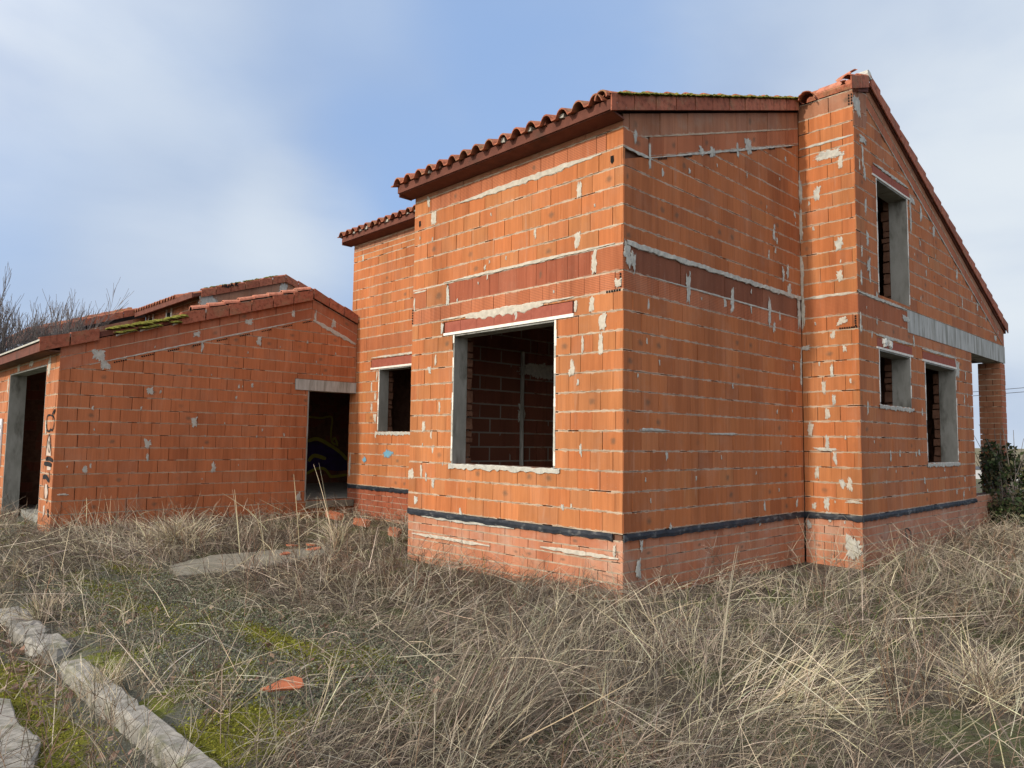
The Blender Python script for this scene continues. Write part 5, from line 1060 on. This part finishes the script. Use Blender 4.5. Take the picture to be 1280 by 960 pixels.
# ------------------------------------------------------------------ evergreen bush by the porch
def leaf_cloud(name, label, cat, blobs, n_, s0, s1, cols, stems):
    root = thing(name, label, cat, blobs[0][0]); Vs = []; 
    for (c_, r_), m_ in zip(blobs, np.array([b[1][0]*b[1][1] for b in blobs])/sum(b[1][0]*b[1][1] for b in blobs)):
        k = int(n_*m_); d = rng.normal(0, 1, (k, 3)); d /= np.linalg.norm(d, axis=1, keepdims=True); rad = rng.uniform(.35, 1, (k, 1))**.5*(1+.22*np.sin(d[:, :1]*7+c_[0])*np.cos(d[:, 2:]*6+c_[1])); P = np.array(c_)+d*rad*np.array(r_)
        a = rng.normal(0, 1, (k, 3)); a /= np.linalg.norm(a, axis=1, keepdims=True); b = np.cross(a, rng.normal(0, 1, (k, 3))); b /= np.linalg.norm(b, axis=1, keepdims=True); s = rng.uniform(s0, s1, (k, 1))
        Vs.append(np.stack([P-a*s, P+b*s*.6, P+a*s, P-b*s*.6], 1).reshape(-1, 3))
    V = np.concatenate(Vs); k = len(V)//4; o = np_mesh('foliage', V, np.arange(len(V)).reshape(-1, 4), M['leaf'], np.repeat(pal(k, cols, .3), 4, 0)); o.parent = root; o.matrix_parent_inverse = Matrix.Translation(-Vector(blobs[0][0]))
    mb = MB()
    for a, b in stems: mb.tube([a, (np.array(a)+np.array(b))/2+rng.normal(0, .05, 3), b], .014, 'bark', seg=5, r1=.004)
    mb.build('stems', root); return root
leaf_cloud('evergreen_bush', 'dark green leafy bush growing over the low wall at the foot of the porch pillar', 'bush', [((.95, 10.4, .05), (.42, .65, .72)), ((.75, 10.8, .55), (.32, .42, .42)), ((1.35, 10.7, -.25), (.5, .6, .42)), ((1.05, 9.9, -.35), (.32, .45, .34)), ((.70, 10.25, .70), (.16, .3, .30)), ((1.0, 10.9, .45), (.35, .3, .25))], 4800, .020, .055,
           [(.030, .045, .018), (.045, .065, .022), (.022, .032, .014), (.09, .085, .04), (.06, .05, .03)], [((1.0+random.uniform(-.2, .2), 10.5+random.uniform(-.3, .3), -.66), (1.0+random.uniform(-.8, .9), 10.5+random.uniform(-.6, .9), random.uniform(.6, 1.35))) for _ in range(26)])

# ------------------------------------------------------------------ bare trees behind the garage
def bare_tree(label, x, y, H, lean, seed, nst=5):
    rs = random.Random(seed); root = thing('bare_tree', label, 'tree', (x, y, -.62), 'bare winter trees'); tk, br = MB(), MB()
    def grow(mb_, p, d, L, r_, lev):
        pts = [p]; dd = Vector(d)
        for i in range(4): dd = (dd+Vector((rs.gauss(0, .09), rs.gauss(0, .09), .05))).normalized(); pts.append(tuple(Vector(pts[-1])+dd*(L/4)))
        mb_.tube(pts, r_, 'bark' if lev < 1 else 'twig', seg=5 if lev < 2 else 3, r1=max(.004, r_*.45))
        if lev >= 3: return
        for i in range({0: 11, 1: 8, 2: 5}[lev]):
            t = rs.uniform(.25, 1.0); j = min(3, int(t*4)); q = Vector(pts[j]).lerp(Vector(pts[j+1]), t*4-j); a = rs.uniform(0, 6.28); sp_ = rs.uniform(.18, .40)
            nd = (dd+Vector((math.cos(a)*sp_, math.sin(a)*sp_, rs.uniform(-.05, .3)))).normalized(); grow(br, tuple(q), nd, L*rs.uniform(.38, .6), max(.005, r_*.45), lev+1)
    for s_ in range(nst):
        a = rs.uniform(0, 6.28); d = Vector((math.cos(a)*.14+lean[0], math.sin(a)*.14+lean[1], 1)).normalized(); grow(tk, (x+rs.gauss(0, .12), y+rs.gauss(0, .12), -.7), d, H*rs.uniform(.55, .72), .020, 0)
    tk.build('trunk', root); br.build('branches', root); return root
bare_tree('tallest bare tree, rising behind the left end of the garage roof', -17.6, -1.05, 5.2, (.0, .0), 1, 6)
bare_tree('bare tree between the tallest one and the leftmost, with upright twigs', -17.6, -2.0, 4.7, (.02, -.02), 2, 5)
bare_tree('leftmost bare tree, partly cut off by the frame', -17.4, -2.75, 4.6, (-.02, -.02), 3, 5)
bare_tree('smallest bare tree leaning right in front of the distant gable', -17.8, -.85, 4.4, (.02, .03), 4, 4)
